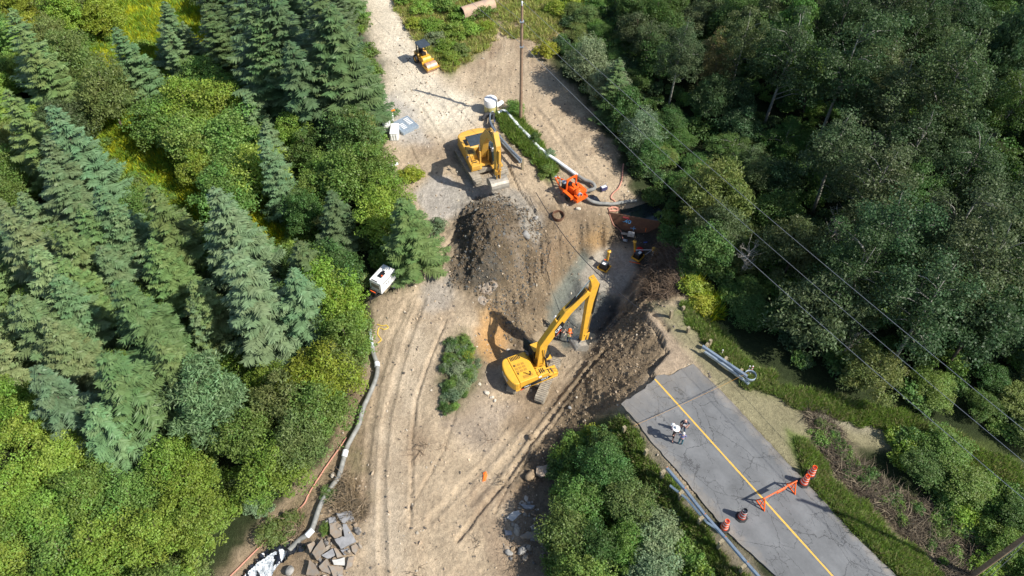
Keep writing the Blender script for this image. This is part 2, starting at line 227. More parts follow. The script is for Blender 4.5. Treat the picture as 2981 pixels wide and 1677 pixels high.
def ground_mat():
    m = bpy.data.materials.new('earth'); m.use_nodes = True; n, l = nodes(m); b = n['Principled BSDF']; b.inputs['Roughness'].default_value = .95; b.inputs['Specular IOR Level'].default_value = .15
    a = n.new('ShaderNodeAttribute'); a.attribute_name = 'Col'; g = n.new('ShaderNodeNewGeometry')
    def noise(sc, det=10, ro=.62, dist=0.):
        t = n.new('ShaderNodeTexNoise'); t.inputs['Scale'].default_value = sc; t.inputs['Detail'].default_value = det; t.inputs['Roughness'].default_value = ro; t.inputs['Distortion'].default_value = dist; l.new(g.outputs['Position'], t.inputs['Vector']); return t
    t1 = noise(.45); t2 = noise(3.5, 12, .7); t3 = noise(14, 8, .7, .4)
    def mr(t, a0, a1, b0, b1):
        k = n.new('ShaderNodeMapRange'); k.inputs[1].default_value = a0; k.inputs[2].default_value = a1; k.inputs[3].default_value = b0; k.inputs[4].default_value = b1; l.new(t, k.inputs[0]); return k.outputs[0]
    def mul(x, y):
        k = n.new('ShaderNodeMath'); k.operation = 'MULTIPLY'; l.new(x, k.inputs[0]); l.new(y, k.inputs[1]); return k.outputs[0]
    v = mul(mul(mr(t1.outputs[0], .3, .7, .80, 1.14), mr(t2.outputs[0], .3, .7, .72, 1.22)), mr(t3.outputs[0], .3, .7, .78, 1.20))
    vo = n.new('ShaderNodeTexVoronoi'); vo.inputs['Scale'].default_value = 7; vo.inputs['Randomness'].default_value = 1; l.new(g.outputs['Position'], vo.inputs['Vector'])
    mx = n.new('ShaderNodeVectorMath'); mx.operation = 'SCALE'; l.new(a.outputs['Color'], mx.inputs[0]); l.new(v, mx.inputs['Scale'])
    # scattered pale and dark pebbles
    sel = n.new('ShaderNodeMath'); sel.operation = 'LESS_THAN'; sel.inputs[1].default_value = .13; l.new(vo.outputs['Distance'], sel.inputs[0])
    vr = n.new('ShaderNodeSeparateColor'); l.new(vo.outputs['Color'], vr.inputs[0]); s2 = n.new('ShaderNodeMath'); s2.operation = 'GREATER_THAN'; s2.inputs[1].default_value = .72; l.new(vr.outputs[0], s2.inputs[0])
    f = mul(sel.outputs[0], s2.outputs[0]); f2 = n.new('ShaderNodeMath'); f2.operation = 'MULTIPLY'; f2.inputs[1].default_value = .45; l.new(f, f2.inputs[0])
    pc = n.new('ShaderNodeMix'); pc.data_type = 'RGBA'; pc.inputs[6].default_value = (.10,.09,.08,1); pc.inputs[7].default_value = (.50,.44,.36,1); l.new(vr.outputs[1], pc.inputs[0])
    fm = n.new('ShaderNodeMix'); fm.data_type = 'RGBA'; l.new(f2.outputs[0], fm.inputs[0]); l.new(mx.outputs[0], fm.inputs[6]); l.new(pc.outputs[2], fm.inputs[7]); l.new(fm.outputs[2], b.inputs['Base Color'])
    bp = n.new('ShaderNodeBump'); bp.inputs['Strength'].default_value = .9; bp.inputs['Distance'].default_value = .16; ad = n.new('ShaderNodeMath'); ad.operation = 'ADD'; l.new(t2.outputs[0], ad.inputs[0])
    h3 = n.new('ShaderNodeMath'); h3.operation = 'MULTIPLY'; h3.inputs[1].default_value = .5; l.new(t3.outputs[0], h3.inputs[0]); l.new(h3.outputs[0], ad.inputs[1]); l.new(ad.outputs[0], bp.inputs['Height']); l.new(bp.outputs[0], b.inputs['Normal'])
    return m

# ground colours (earth colours per zone, with painted shade at the trench foot)
U1, V1 = proj(X, Y, Z)
Cc = np.zeros(X.shape+(3,)); Cc[:] = (.030,.042,.016)
en = fbm(X, Y, 2.2, 4, 21)*22+fbm(X, Y, .5, 3, 22)*9
def zone(P, col, soft=7, nz=1., k=1., cut=None):
    m = 1/(1+np.exp(-np.clip((sdpoly(U1, V1, P)+en*nz)/soft, -30, 30)))*k
    if cut is not None: m = m*cut
    for i in range(3): Cc[..., i] = Cc[..., i]*(1-m)+col[i]*m
patch = 1/(1+np.exp(-(fbm(X, Y, 2.5, 4, 91)*6))); patch2 = 1/(1+np.exp(-(fbm(X, Y, 1.1, 4, 92)*8-.5))); patch3 = 1/(1+np.exp(-(fbm(X, Y, 5, 3, 93)*9-.4)))
DIRT = (.475,.375,.258)
GR = (.13,.17,.045); DRY = (.26,.235,.14); MEAD = (.24,.25,.045)
zone([(1380,-80),(1800,-80),(1790,60),(1640,100),(1600,160),(1450,170),(1420,60)], (.26,.24,.10), 10)          # far meadow
zone([(380,120),(640,330),(700,480),(850,640),(900,760),(700,700),(540,600),(380,520),(300,400),(220,300),(200,180)], MEAD, 14, 1.6)
zone([(440,-60),(620,-60),(600,120),(500,200),(400,120),(300,60)], MEAD, 14, 1.6)
zone([(1150,-80),(1230,-80),(1440,-60),(1450,120),(1390,160),(1310,220),(1260,140)], GR, 8)
zone(Z_DIRT, DIRT, 5)
zone(Z_DIRT, (.33,.25,.17), 8, 1., .34, patch2)
zone([(1200,380),(1330,330),(1400,400),(1340,470),(1200,480)], (.30,.235,.165), 14, 1.4, .7, patch)
zone([(1040,-60),(1160,-60),(1230,130),(1290,230),(1430,330),(1330,400),(1200,380),(1110,300),(1130,220)], (.68,.60,.47), 16, .8)
zone([(1230,910),(1300,950),(1240,1100),(1200,1300),(1180,1677),(1080,1677),(1070,1400),(1110,1150),(1170,980)], (.50,.41,.30), 10, 1.2, .8, 1-.6*patch2)
zone([(1440,60),(1500,90),(1600,140),(1580,200),(1440,190),(1380,200)], (.28,.20,.13), 12, 1.2, .8, patch2)
zone([(1100,300),(1150,270),(1210,310),(1250,420),(1180,420),(1120,400)], (.42,.40,.37), 6, .5, .7)
zone([(1500,570),(1640,610),(1760,620),(1810,680),(1720,740),(1620,850),(1590,970),(1500,1030),(1440,960),(1380,880),(1480,840)], (.19,.14,.088), 10, 1.2, .92); zone([(1170,1240),(1240,1230),(1250,1340),(1190,1360)], (.30,.22,.145), 8, 1.4, .7); zone([(1500,1130),(1650,1130),(1680,1180),(1560,1270),(1450,1260)], (.27,.20,.13), 9, 1.3, .8)
zone([(1400,1180),(1500,1180),(1420,1320),(1340,1300),(1290,1230)], (.34,.28,.22), 9, 1.2, .7); zone([(1240,830),(1320,860),(1300,960),(1230,930)], (.33,.25,.17), 9, 1.2, .6, patch); zone([(1460,300),(1560,330),(1700,520),(1620,540),(1540,430)], (.33,.25,.17), 12, 1.5, .6, patch)
zone([(1200,420),(1340,400),(1400,440),(1330,540),(1240,500)], (.29,.21,.14), 12, 1.5, .6, patch); zone([(1640,320),(1720,330),(1830,500),(1780,520)], (.26,.19,.125), 10, 1.3, .6, patch2)
zone(Z_MOUND, (.125,.095,.06), 8); zone([(1310,800),(1330,640),(1370,580),(1420,600),(1400,700),(1480,800),(1400,840)], (.09,.095,.09), 9, 1.6, .9, patch)
zone([(1430,900),(1350,850),(1480,840),(1600,740),(1790,640),(1810,700),(1700,730),(1600,870),(1580,970),(1480,1000)], (.24,.185,.12), 8, 1, .9)
zone([(1500,600),(1640,620),(1760,640),(1720,740),(1620,850),(1590,960),(1500,1010),(1440,950),(1400,880),(1480,840)], (.14,.105,.07), 7, 1.4, .7, patch2); zone([(1500,620),(1700,640),(1700,720),(1590,800),(1540,900),(1480,860)], (.34,.255,.165), 8, 1.6, .6, patch)
zone([(1760,660),(1800,690),(1790,730),(1730,720),(1700,700)], (.40,.25,.11), 8, 1, .8, patch)
zone([(1490,650),(1560,600),(1560,700),(1500,800)], (.30,.28,.25), 8, 1.2, .7, patch2)
zone([(1540,790),(1600,720),(1660,690),(1640,800),(1580,850)], (.33,.21,.12), 10, 1.6, .6, patch)
zone(Z_EMB, (.20,.15,.095), 7); zone([(1900,700),(2010,740),(2020,840),(1960,850),(1880,880),(1860,850),(1890,780)], (.19,.12,.075), 8, 1, .8)
zone([(1700,1100),(1880,960),(1920,1020),(1860,1110),(1760,1180)], (.30,.23,.15), 12, 1.5, .6, patch2)
zone([(1560,1330),(1640,1260),(1700,1250),(1640,1400),(1590,1520),(1600,1677),(1500,1677),(1540,1500)], (.13,.10,.07), 10, 1.2, .85)
zone(Z_CLAY, (.15,.16,.135), 5); zone([(1640,800),(1700,735),(1760,790),(1600,960),(1580,900)], (.22,.235,.20), 6, 1, .8, patch)
zone(Z_FLOOR, (.125,.13,.12), 5); zone([(1670,910),(1700,905),(1705,935),(1680,940)], (.36,.32,.25), 4, .4)
zone([(1790,640),(1960,640),(1950,760),(1880,800),(1800,870),(1770,940),(1740,980),(1755,930),(1850,790),(1860,740),(1800,700)], (.075,.068,.06), 6, .7, .9)  # dark ground by the plate; cast shadow painted into the trench foot strip
zone(Z_PAD, (.38,.34,.28), 4, .4)
zone(Z_GRAV, (.42,.38,.33), 5, .6); zone([(1320,545),(1420,520),(1520,560),(1570,620),(1560,690),(1500,600),(1400,575),(1330,600)], (.36,.33,.28), 7, 1, .8)
zone([(1220,830),(1310,800),(1330,870),(1290,900),(1240,900)], (.35,.33,.30), 7, 1, .6)
zone([(1390,960),(1420,880),(1450,905),(1480,960),(1470,1020),(1450,1060),(1400,1060),(1385,1010)], (.44,.26,.11), 6, .7); zone([(1400,900),(1440,890),(1480,940),(1450,960),(1410,960)], (.58,.42,.24), 6, 1, .7, patch)
zone([(1270,1060),(1400,1050),(1440,1100),(1360,1230),(1280,1250)], (.29,.23,.17), 8, 1.2, .8)
zone([(1020,1100),(1070,1100),(1075,1300),(1060,1500),(1000,1677),(640,1677),(740,1540),(900,1400),(980,1290)], (.30,.22,.14), 9, 1.3, .85); zone([(1010,1200),(1060,1200),(1060,1440),(960,1500),(860,1560),(760,1560),(900,1420)], (.22,.20,.10), 10, 1.6, .6, patch2)
zone([(1380,1420),(1560,1380),(1560,1677),(1450,1677),(1400,1560)], (.26,.19,.13), 10, 1.4, .7, patch2)
zone(Z_SLAB, (.40,.31,.22), 2, .05)
# verges of the near road, grass strips
zone([(1890,880),(1990,880),(2060,960),(2180,1130),(2500,1180),(2981,1390),(2981,1520),(2700,1340),(2480,1290),(2500,1420),(2720,1677),(2600,1677),(2310,1390),(2200,1270),(2020,1050),(1930,940)], DRY, 6, .8)
zone([(1990,870),(2060,900),(2160,1010),(2280,1120),(2500,1160),(2700,1220),(2981,1340),(2981,1470),(2760,1330),(2540,1230),(2330,1180),(2200,1130),(2080,1000),(1960,910)], GR, 7, 1.1, .85, patch)
zone([(2290,1250),(2360,1270),(2400,1380),(2560,1520),(2730,1700),(2640,1700),(2480,1540),(2340,1390)], (.10,.15,.03), 6, .8)
zone([(2340,1190),(2420,1240),(2480,1340),(2600,1420),(2760,1500),(2860,1600),(2900,1677),(2760,1677),(2620,1560),(2460,1420),(2370,1290)], (.12,.085,.06), 7, 1, .95)
zone([(2350,1190),(2560,1200),(2640,1245),(2540,1260),(2430,1230),(2340,1230)], (.30,.27,.22), 8, .8, .7)
zone([(1800,1185),(1900,1290),(2009,1425),(2115,1555),(2250,1700),(2160,1700),(1980,1480),(1880,1350),(1810,1270),(1770,1215)], (.25,.215,.15), 5, .6)
zone([(1700,1240),(1780,1210),(1830,1280),(1900,1370),(1960,1450),(2120,1677),(1700,1677),(1640,1420)], (.075,.10,.03), 8, 1)
zone([(1450,330),(1500,330),(1570,420),(1620,500),(1600,530),(1540,460),(1480,400)], (.12,.16,.04), 5, .6); zone([(1160,-60),(1230,0),(1280,100),(1320,200),(1310,225),(1240,160),(1170,20)], (.24,.235,.10), 6, .6)
zone([(1290,990),(1350,970),(1400,1040),(1390,1100),(1350,1200),(1290,1210),(1270,1130)], (.14,.13,.07), 7, 1)
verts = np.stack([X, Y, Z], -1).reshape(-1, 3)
def grid_mesh(name, V, nx, ny):
    me = bpy.data.meshes.new(name); i, j = np.meshgrid(np.arange(nx-1), np.arange(ny-1)); a = (j*nx+i).ravel()
    F = np.stack([a, a+1, a+1+nx, a+nx], 1); return np_mesh(me, V, F)
def np_mesh(me, V, F):
    nf, k = F.shape; me.vertices.add(len(V)); me.vertices.foreach_set('co', np.asarray(V, np.float32).ravel())
    me.loops.add(nf*k); me.loops.foreach_set('vertex_index', F.astype(np.int32).ravel()); me.polygons.add(nf); me.polygons.foreach_set('loop_start', np.arange(nf, dtype=np.int32)*k)
    try: me.polygons.foreach_set('loop_total', np.full(nf, k, np.int32))
    except Exception: pass
    me.update(calc_edges=True); return me
def link(o, parent=None):
    COL.objects.link(o)
    if parent: o.parent = parent
    return o
def tag(o, label=None, cat=None, group=None, kind=None):
    if label: o['label'] = label
    if cat: o['category'] = cat
    if group: o['group'] = group
    if kind: o['kind'] = kind
    return o
gm = grid_mesh('ground', verts, NX, NY)
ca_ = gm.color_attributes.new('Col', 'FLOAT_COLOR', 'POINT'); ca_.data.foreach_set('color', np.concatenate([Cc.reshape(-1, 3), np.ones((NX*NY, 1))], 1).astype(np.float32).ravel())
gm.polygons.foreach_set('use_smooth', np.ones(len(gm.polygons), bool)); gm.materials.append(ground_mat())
tag(link(bpy.data.objects.new('ground', gm)), 'bare dirt, cut banks and grassy verges of the washed out road site', 'ground', kind='structure')

# ------------------------------------------------------------ mesh builder
class MB:
    def __init__(s): s.v = []; s.f = []; s.m = []
    def add(s, vs, fs, m=0):
        k = len(s.v); s.v += [tuple(x) for x in vs]; s.f += [tuple(i+k for i in f) for f in fs]; s.m += [m]*len(fs); return s
    def box(s, c, d, m=0, rot=None, taper=1.):
        vs = []
        for z in (-.5, .5):
            t = taper if z > 0 else 1
            for x, y in ((-.5,-.5),(.5,-.5),(.5,.5),(-.5,.5)):
                p = Vector((x*d[0]*t, y*d[1]*t, z*d[2]))
                if rot is not None: p = rot @ p
                vs.append(p+Vector(c))
        return s.add(vs, [(3,2,1,0),(4,5,6,7),(0,1,5,4),(1,2,6,5),(2,3,7,6),(3,0,4,7)], m)
    def beam(s, p, q, w, h, m=0, up=(0,0,1)):
        p = Vector(p); q = Vector(q); d = q-p; L = d.length; x = d.normalized(); z = Vector(up); y = z.cross(x)
        if y.length < 1e-3: y = Vector((0,1,0)).cross(x)
        y.normalize(); z = x.cross(y); return s.box((p+q)/2, (L, w, h), m, Matrix((x, y, z)).transposed())
    def tube(s, pts, r, n=8, m=0, cap=True):
        pts = [Vector(p) for p in pts]; rs = r if isinstance(r, (list, tuple)) else [r]*len(pts); vs = []; prev = None
        for i, p in enumerate(pts):
            t = (pts[min(i+1, len(pts)-1)]-pts[max(i-1, 0)]).normalized()
            if prev is None: a = t.orthogonal().normalized()
            else: a = (prev-t*prev.dot(t)).normalized()
            prev = a; b = t.cross(a)
            vs += [p+(a*math.cos(2*math.pi*k/n)+b*math.sin(2*math.pi*k/n))*rs[i] for k in range(n)]
        fs = [(i*n+k, i*n+(k+1) % n, (i+1)*n+(k+1) % n, (i+1)*n+k) for i in range(len(pts)-1) for k in range(n)]
        if cap: fs += [tuple(range(n))[::-1], tuple(range((len(pts)-1)*n, len(pts)*n))]
        return s.add(vs, fs, m)
    def lathe(s, prof, n=20, m=0, c=(0,0,0), rot=None):
        vs = []; 
        for r, z in prof:
            for k in range(n):
                p = Vector((r*math.cos(2*math.pi*k/n), r*math.sin(2*math.pi*k/n), z))
                if rot is not None: p = rot @ p
                vs.append(p+Vector(c))
        fs = [(i*n+k, i*n+(k+1) % n, (i+1)*n+(k+1) % n, (i+1)*n+k) for i in range(len(prof)-1) for k in range(n)]
        if prof[0][0] > .001 and prof[0][0] != prof[-1][0]: fs.append(tuple(range(n))[::-1])
        return s.add(vs, fs, m)
    def prism(s, poly, y0, y1, m=0, ax='y', fr=None):   # poly in (x,z) for ax y; (x,y) for ax z
        n = len(poly); vs = []
        for y in (y0, y1):
            for a, b in poly:
                p = Vector((a, y, b)) if ax == 'y' else Vector((a, b, y)) if ax == 'z' else Vector((y, a, b))
                vs.append(fr @ p if fr is not None else p)
        fs = [tuple(range(n)), tuple(range(n, 2*n))[::-1]]+[(i, i+n, (i+1) % n+n, (i+1) % n) for i in range(n)]
        return s.add(vs, fs, m)
    def build(s, name, mats, parent=None, smooth=False, bevel=0., loc=None, rz=None):
        me = bpy.data.meshes.new(name); me.from_pydata(s.v, [], s.f)
        for x in (mats if isinstance(mats, (list, tuple)) else [mats]): me.materials.append(M[x] if isinstance(x, str) else x)
        me.polygons.foreach_set('material_index', s.m); me.update()
        import bmesh
        b = bmesh.new(); b.from_mesh(me); bmesh.ops.recalc_face_normals(b, faces=b.faces); b.to_mesh(me); b.free()
        if smooth:
            me.polygons.foreach_set('use_smooth', [True]*len(me.polygons))
        o = link(bpy.data.objects.new(name, me), parent)
        if smooth and me.set_sharp_from_angle: me.set_sharp_from_angle(angle=R(40))
        if bevel:
            bv = o.modifiers.new('bevel', 'BEVEL'); bv.width = bevel; bv.segments = 2; bv.limit_method = 'ANGLE'; bv.angle_limit = R(35)
        if loc is not None: o.location = loc
        if rz is not None: o.rotation_euler = (0, 0, rz)
        return o
def thing(name, label, cat, loc=(0,0,0), rz=0., group=None):
    o = bpy.data.objects.new(name, None); o.empty_display_size = .3; link(o); o.location = loc; o.rotation_euler = (0, 0, rz); return tag(o, label, cat, group)
def dup(root, loc, rz=None, label=None, scale=None, color=None):
    r = root.copy(); COL.objects.link(r); r.location = loc
    if rz is not None: r.rotation_euler = (0, 0, rz)
    if scale: r.scale = scale
    if label: r['label'] = label
    for ch in kids.get(root.name, []):
        c = ch.copy(); COL.objects.link(c); c.parent = r
        for g in kids.get(ch.name, []): d = g.copy(); COL.objects.link(d); d.parent = c
    return r
kids = {}
def note_kids(root):
    kids[root.name] = [o for o in COL.objects if o.parent is root]
    for c in kids[root.name]: kids[c.name] = [o for o in COL.objects if o.parent is c]
def text(name, body, size, mt, parent, mtx, ext=.004):
    cu = bpy.data.curves.new(name, 'FONT'); cu.body = body; cu.size = size; cu.extrude = ext; cu.align_x = 'CENTER'; cu.align_y = 'CENTER'; cu.offset = size*.02
    o = bpy.data.objects.new(name, cu); COL.objects.link(o); dg = bpy.context.evaluated_depsgraph_get(); me = bpy.data.meshes.new_from_object(o.evaluated_get(dg)); bpy.data.objects.remove(o)
    me.materials.clear(); me.materials.append(M[mt]); q = link(bpy.data.objects.new(name, me), parent); q.matrix_local = mtx; return q
def frame(o, x, y):      # matrix with local x axis -> x, local y axis -> y
    x = Vector(x).normalized(); y = Vector(y); z = x.cross(y).normalized(); y = z.cross(x); m = Matrix((x, y, z)).transposed().to_4x4(); m.translation = Vector(o); return m

# ------------------------------------------------------------ vegetation
def unit(a): return a/np.maximum(np.linalg.norm(a, axis=1, keepdims=True), 1e-9)
def leaf_mesh(name, C, D, N, L, Wd, tone, clump, mt):
    D = unit(D); B = unit(np.cross(N, D)); L = np.asarray(L).reshape(-1, 1); Wd = np.asarray(Wd).reshape(-1, 1)
    V = np.stack([C-D*L*.5, C+B*Wd*.5-D*L*.05, C+D*L*.5, C-B*Wd*.5-D*L*.05], 1).reshape(-1, 3)
    F = np.arange(len(V)).reshape(-1, 4); me = np_mesh(bpy.data.meshes.new(name), V, F)
    for nm, a in (('tone', tone), ('clump', clump)):
        at = me.attributes.new(nm, 'FLOAT', 'FACE'); at.data.foreach_set('value', np.asarray(a, np.float32))
    me.materials.append(M[mt]); return me
def rvec(n): return unit(rng.normal(size=(n, 3)))
def broad_crown(name, h, r, z0, ncl, nl, ls, mt='leaf', elong=1.0, up=.5, cr=.25, wisp=1.):
    # clumps of leaves spread through an uneven ellipsoidal shell
    d = rvec(ncl); d[:, 2] = np.abs(d[:, 2])*1.25-.35; d = unit(d); rad = .55+.45*rng.random(ncl)**.5
    ph = np.arctan2(d[:, 1], d[:, 0]); lob = 1+.22*np.sin(ph*3+rng.random()*6)+.14*np.sin(ph*5+rng.random()*6)
    zc = (h+z0)/2; hz = (h-z0)/2
    ns = 5; sub = rng.integers(0, ns, ncl); sa_ = rng.uniform(0, 6.28)+np.arange(ns)*2*np.pi/(ns-1); so_ = r*.52*wisp*rng.uniform(.7, 1.1, ns); so_[0] = 0; sh_ = rng.uniform(.62, .95, ns); sh_[0] = 1.; sr_ = rng.uniform(.42, .62, ns)/wisp**1.3
    Cn = np.stack([so_[sub]*np.cos(sa_[sub])+d[:, 0]*r*rad*lob*sr_[sub], so_[sub]*np.sin(sa_[sub])+d[:, 1]*r*rad*lob*sr_[sub], z0+(hz*(1+d[:, 2]*rad))*sh_[sub]], 1)
    csz = cr*r*(.55+.8*rng.random(ncl))
    idx = np.repeat(np.arange(ncl), nl); n = len(idx); o = rvec(n); o[:, 2] = np.abs(o[:, 2]+.35)-.35; o *= (.72+.42*rng.random((n, 1))); o[:, 2] *= .62
    P = Cn[idx]+o*csz[idx][:, None]
    N = unit(rvec(n)*.55+np.array([0, 0, up])+unit(o+1e-6)*.75); D = unit(rvec(n)+np.array([0, 0, -.3]))
    k = rng.random(n); cl = rng.random(ncl)
    me = leaf_mesh(name, P, D, N, ls*(.7+.7*rng.random(n))*elong, ls*(.55+.4*rng.random(n)), np.clip(k*.7+cl[idx]*.3, 0, 1), cl[idx], mt)
    return me, Cn
def limbs(name, Cn, z0, h, r0, mt, nb=12, tip=.02, fork=.35):
    b = MB(); lean = Vector((rng.normal()*.03*h, rng.normal()*.03*h, 0)); pts = [Vector((0, 0, -.4))+Vector((0,0,0))]+[Vector((lean.x*t, lean.y*t, h*.86*t)) for t in (.15, .35, .55, .75, 1)]
    b.tube(pts, [r0*1.25, r0, r0*.85, r0*.62, r0*.4, tip], 7)
    for k in rng.permutation(len(Cn))[:nb]:
        c = Vector(Cn[k]); t = max(.12, min(.9, (c.z-.9*math.hypot(c.x, c.y)*.6)/(h*.86))); s = Vector((lean.x*t, lean.y*t, h*.86*t)); mid = s.lerp(c, .5)+Vector((0, 0, .08*h*fork)); b.tube([s, mid, c], [r0*.45*(1-t*.5), r0*.25, tip*.7], 5)
    me = bpy.data.meshes.new(name); me.from_pydata(b.v, [], b.f); me.materials.append(M[mt]); me.polygons.foreach_set('use_smooth', [True]*len(me.polygons)); return me
def spruce_crown(name, h, r, dens=1., droop=.25):
    C = []; D = []; N = []; L = []; Wd = []; rn = []; cl = []
    z = .35
    while z < h-.15:
        t = z/h; bl = r*(1-t)**.72*(1 if t > .12 else .8+1.6*t); nb = int((5+4.5*(1-t))*dens) if t < .9 else 5; off = rng.random()*6.3
        for k in range(nb):
            if rng.random() < .10: continue
            a = off+2*math.pi*k/nb+rng.normal()*.18; l = bl*(.52+.62*rng.random()); dx, dy = math.cos(a), math.sin(a); c0 = rng.random(); nseg = max(3, int(l/.09)); zz = z+rng.normal()*.15
            s = (np.arange(nseg)+.6)/nseg
            px = dx*l*s; py = dy*l*s; pz = zz-droop*l*s+.30*l*s**2.2+ .10*(1-t)
            for sgn in (-1, 1, 0):
                tw = (.20+.46*l*(1-s)*s*1.6+.06)*(.7+.5*rng.random(nseg)); ang = a+sgn*(.85+.2*rng.random(nseg)) if sgn else a+rng.normal(size=nseg)*.3
                if sgn == 0: tw = np.full(nseg, .26)
                tx = np.cos(ang); ty = np.sin(ang); tz = -.12-.25*rng.random(nseg)
                C.append(np.stack([px+tx*tw*.5, py+ty*tw*.5, pz+tz*tw*.5], 1)); D.append(np.stack([tx, ty, tz], 1)); N.append(np.stack([rng.normal(size=nseg)*.35+dx*.2, rng.normal(size=nseg)*.35+dy*.2, np.ones(nseg)], 1)); L.append(tw*1.15); Wd.append(np.full(nseg, .10)*(.8+.5*rng.random(nseg))); rn.append(np.clip(.25+.45*s+.35*rng.random(nseg)-.1, 0, 1)); cl.append(np.full(nseg, c0))  # needle value rises from branch base to tip, plus random variation
        z += (.26+.24*(1-t))/dens**.5
    n = 26; C.append(np.stack([rng.normal(size=n)*.04, rng.normal(size=n)*.04, h-rng.random(n)*.8], 1)); D.append(np.stack([rng.normal(size=n)*.6, rng.normal(size=n)*.6, np.ones(n)], 1)); N.append(rvec(n)); L.append(np.full(n, .26)); Wd.append(np.full(n, .08)); rn.append(rng.random(n)); cl.append(rng.random(n))
    cat = lambda q: np.concatenate(q)
    return leaf_mesh(name, cat(C), cat(D), cat(N), cat(L), cat(Wd), cat(rn), cat(cl), 'needle')
def trunk_only(name, h, r0, mt):
    b = MB(); b.tube([(0,0,-.5),(0,0,h*.3),(0.02,0,h*.7),(0,0,h*.98)], [r0*1.15, r0*.85, r0*.45, .02], 7); me = bpy.data.meshes.new(name); me.from_pydata(b.v, [], b.f); me.materials.append(M[mt]); return me
PROTO = {}
PROTO['spruce'] = [(spruce_crown('needles', 10, 2.6, dn, dr), trunk_only('trunk', 10, .17, 'bark'), 10, 2.6) for dn, dr in ((1.05,.22),(.95,.3),(1.15,.2),(.9,.34),(1.05,.26),(.85,.28),(1.2,.3))]
def bl(h, r, z0, ncl, nl, ls, mtb='bark', r0=.1, nb=12, **k):
    me, Cn = broad_crown('leaves', h, r, z0, ncl, nl, ls, **k); return (me, limbs('trunk', Cn, z0, h, r0, mtb, nb), h, r)
PROTO['broad'] = [bl(6.5, 2.4, .6, 135, 84, .165) for _ in range(6)]
PROTO['willow'] = [bl(5, 2.2, .4, 150, 90, .10, elong=1.9, up=.4, cr=.24, nb=18) for _ in range(3)]
PROTO['aspen'] = [bl(14, 3.0, 2.4, 130, 84, .165, 'pale', .15, 24, up=.35, cr=.22, wisp=1.35) for _ in range(4)]
PROTO['pine'] = [bl(8, 2.2, 1.2, 120, 110, .11, elong=2.6, up=.3, cr=.25) for _ in range(1)]
PROTO['bush'] = [bl(1.7, 1.15, .05, 60, 60, .13, r0=.03, nb=8, cr=.27) for _ in range(3)]
TINT = dict(bluespruce=(.115,.178,.082), spruce=(.118,.178,.062), darkspruce=(.088,.135,.055), olivespruce=(.145,.190,.082), bright=(.225,.325,.055), green=(.165,.26,.058), deep=(.10,.175,.046), yellow=(.29,.33,.045), olive=(.175,.23,.07), silver=(.20,.26,.14), dark=(.070,.120,.048), darkolive=(.105,.145,.060), soft=(.18,.28,.13), brown=(.17,.16,.07))
TREES = []
tcount = 0
LOOK = {'bluespruce': 'blue-green spruce', 'spruce': 'green spruce', 'darkspruce': 'dark green spruce', 'olivespruce': 'greyish olive spruce'}
BL = dict(bright='bright green', green='mid green', deep='deep green', yellow='yellow-green', olive='olive green', silver='silvery green', dark='dark green', darkolive='dull olive', soft='soft pale green', brown='brownish')
def tree(kind, x, y, h, r, tint, label=None, cat='tree', name=None, group=None):
    TREES.append([kind, x, y, h, r, tint, label, cat, name, group])
def tree_px(kind, u, v, h, r, tint, label=None, **k):     # crown tip seen at photo pixel (u, v)
    z = -2.
    for _ in range(6): p = un(u, v, z+h); z = float(T(p[0], p[1]))
    tree(kind, p[0], p[1], h, r, tint, label, **k)
SP = [(446,-5,8,2.3,'darkspruce'),(481,66,7,2.1,'bluespruce'),(540,62,6,1.7,'bluespruce'),(598,23,9,2.5,'darkspruce'),(334,78,9,2.5,'bluespruce'),(8,35,12,3.3,'spruce'),(75,100,11,3.1,'spruce'),(151,303,11,3,'bluespruce'),(718,268,7,2.1,'bluespruce'),(780,396,9,2.3,'bluespruce'),(93,408,10,2.6,'bluespruce'),(128,458,10,2.9,'bluespruce'),(291,536,10,2.8,'bluespruce'),(0,272,11,3,'spruce'),(446,545,11,3,'spruce'),(320,590,9,2.5,'bluespruce'),(621,545,13,3.4,'bluespruce'),(800,583,9,2.5,'bluespruce'),(299,700,8,2.6,'bluespruce'),(700,735,13,3.8,'bluespruce'),(850,780,10,3.0,'bluespruce'),(563,800,8,2.3,'spruce'),(543,886,6,1.8,'bluespruce'),(144,800,9,2.7,'bluespruce'),(357,828,11,3.2,'spruce'),(272,1010,12,3.5,'spruce'),(74,1065,10,2.9,'bluespruce'),(880,700,9,2.6,'darkspruce'),(240,1170,9,2.5,'bluespruce'),(450,990,10,2.8,'spruce'),
 (20,600,11,3,'olivespruce'),(60,710,11,3,'olivespruce'),(150,650,10,2.7,'spruce'),(30,840,10,3,'olivespruce'),(115,930,9,2.6,'olivespruce'),(210,600,9,2.5,'spruce'),(190,740,9,2.4,'spruce'),(450,700,9,2.6,'spruce'),(960,560,7,2.3,'darkspruce'),
 (1186,582,8,2.8,'spruce'),(690,-40,15,4.2,'darkspruce'),(800,-70,15,4.3,'darkspruce'),(905,-40,15,4.4,'darkspruce'),(1005,-15,14,4.2,'darkspruce'),(1040,110,10,3.6,'darkspruce'),(960,150,10,3.4,'darkspruce'),(860,90,12,3.8,'darkspruce'),(745,60,12,3.6,'darkspruce'),(1645,165,7,2.2,'darkspruce')]
for a in SP: tree_px('spruce', *a)
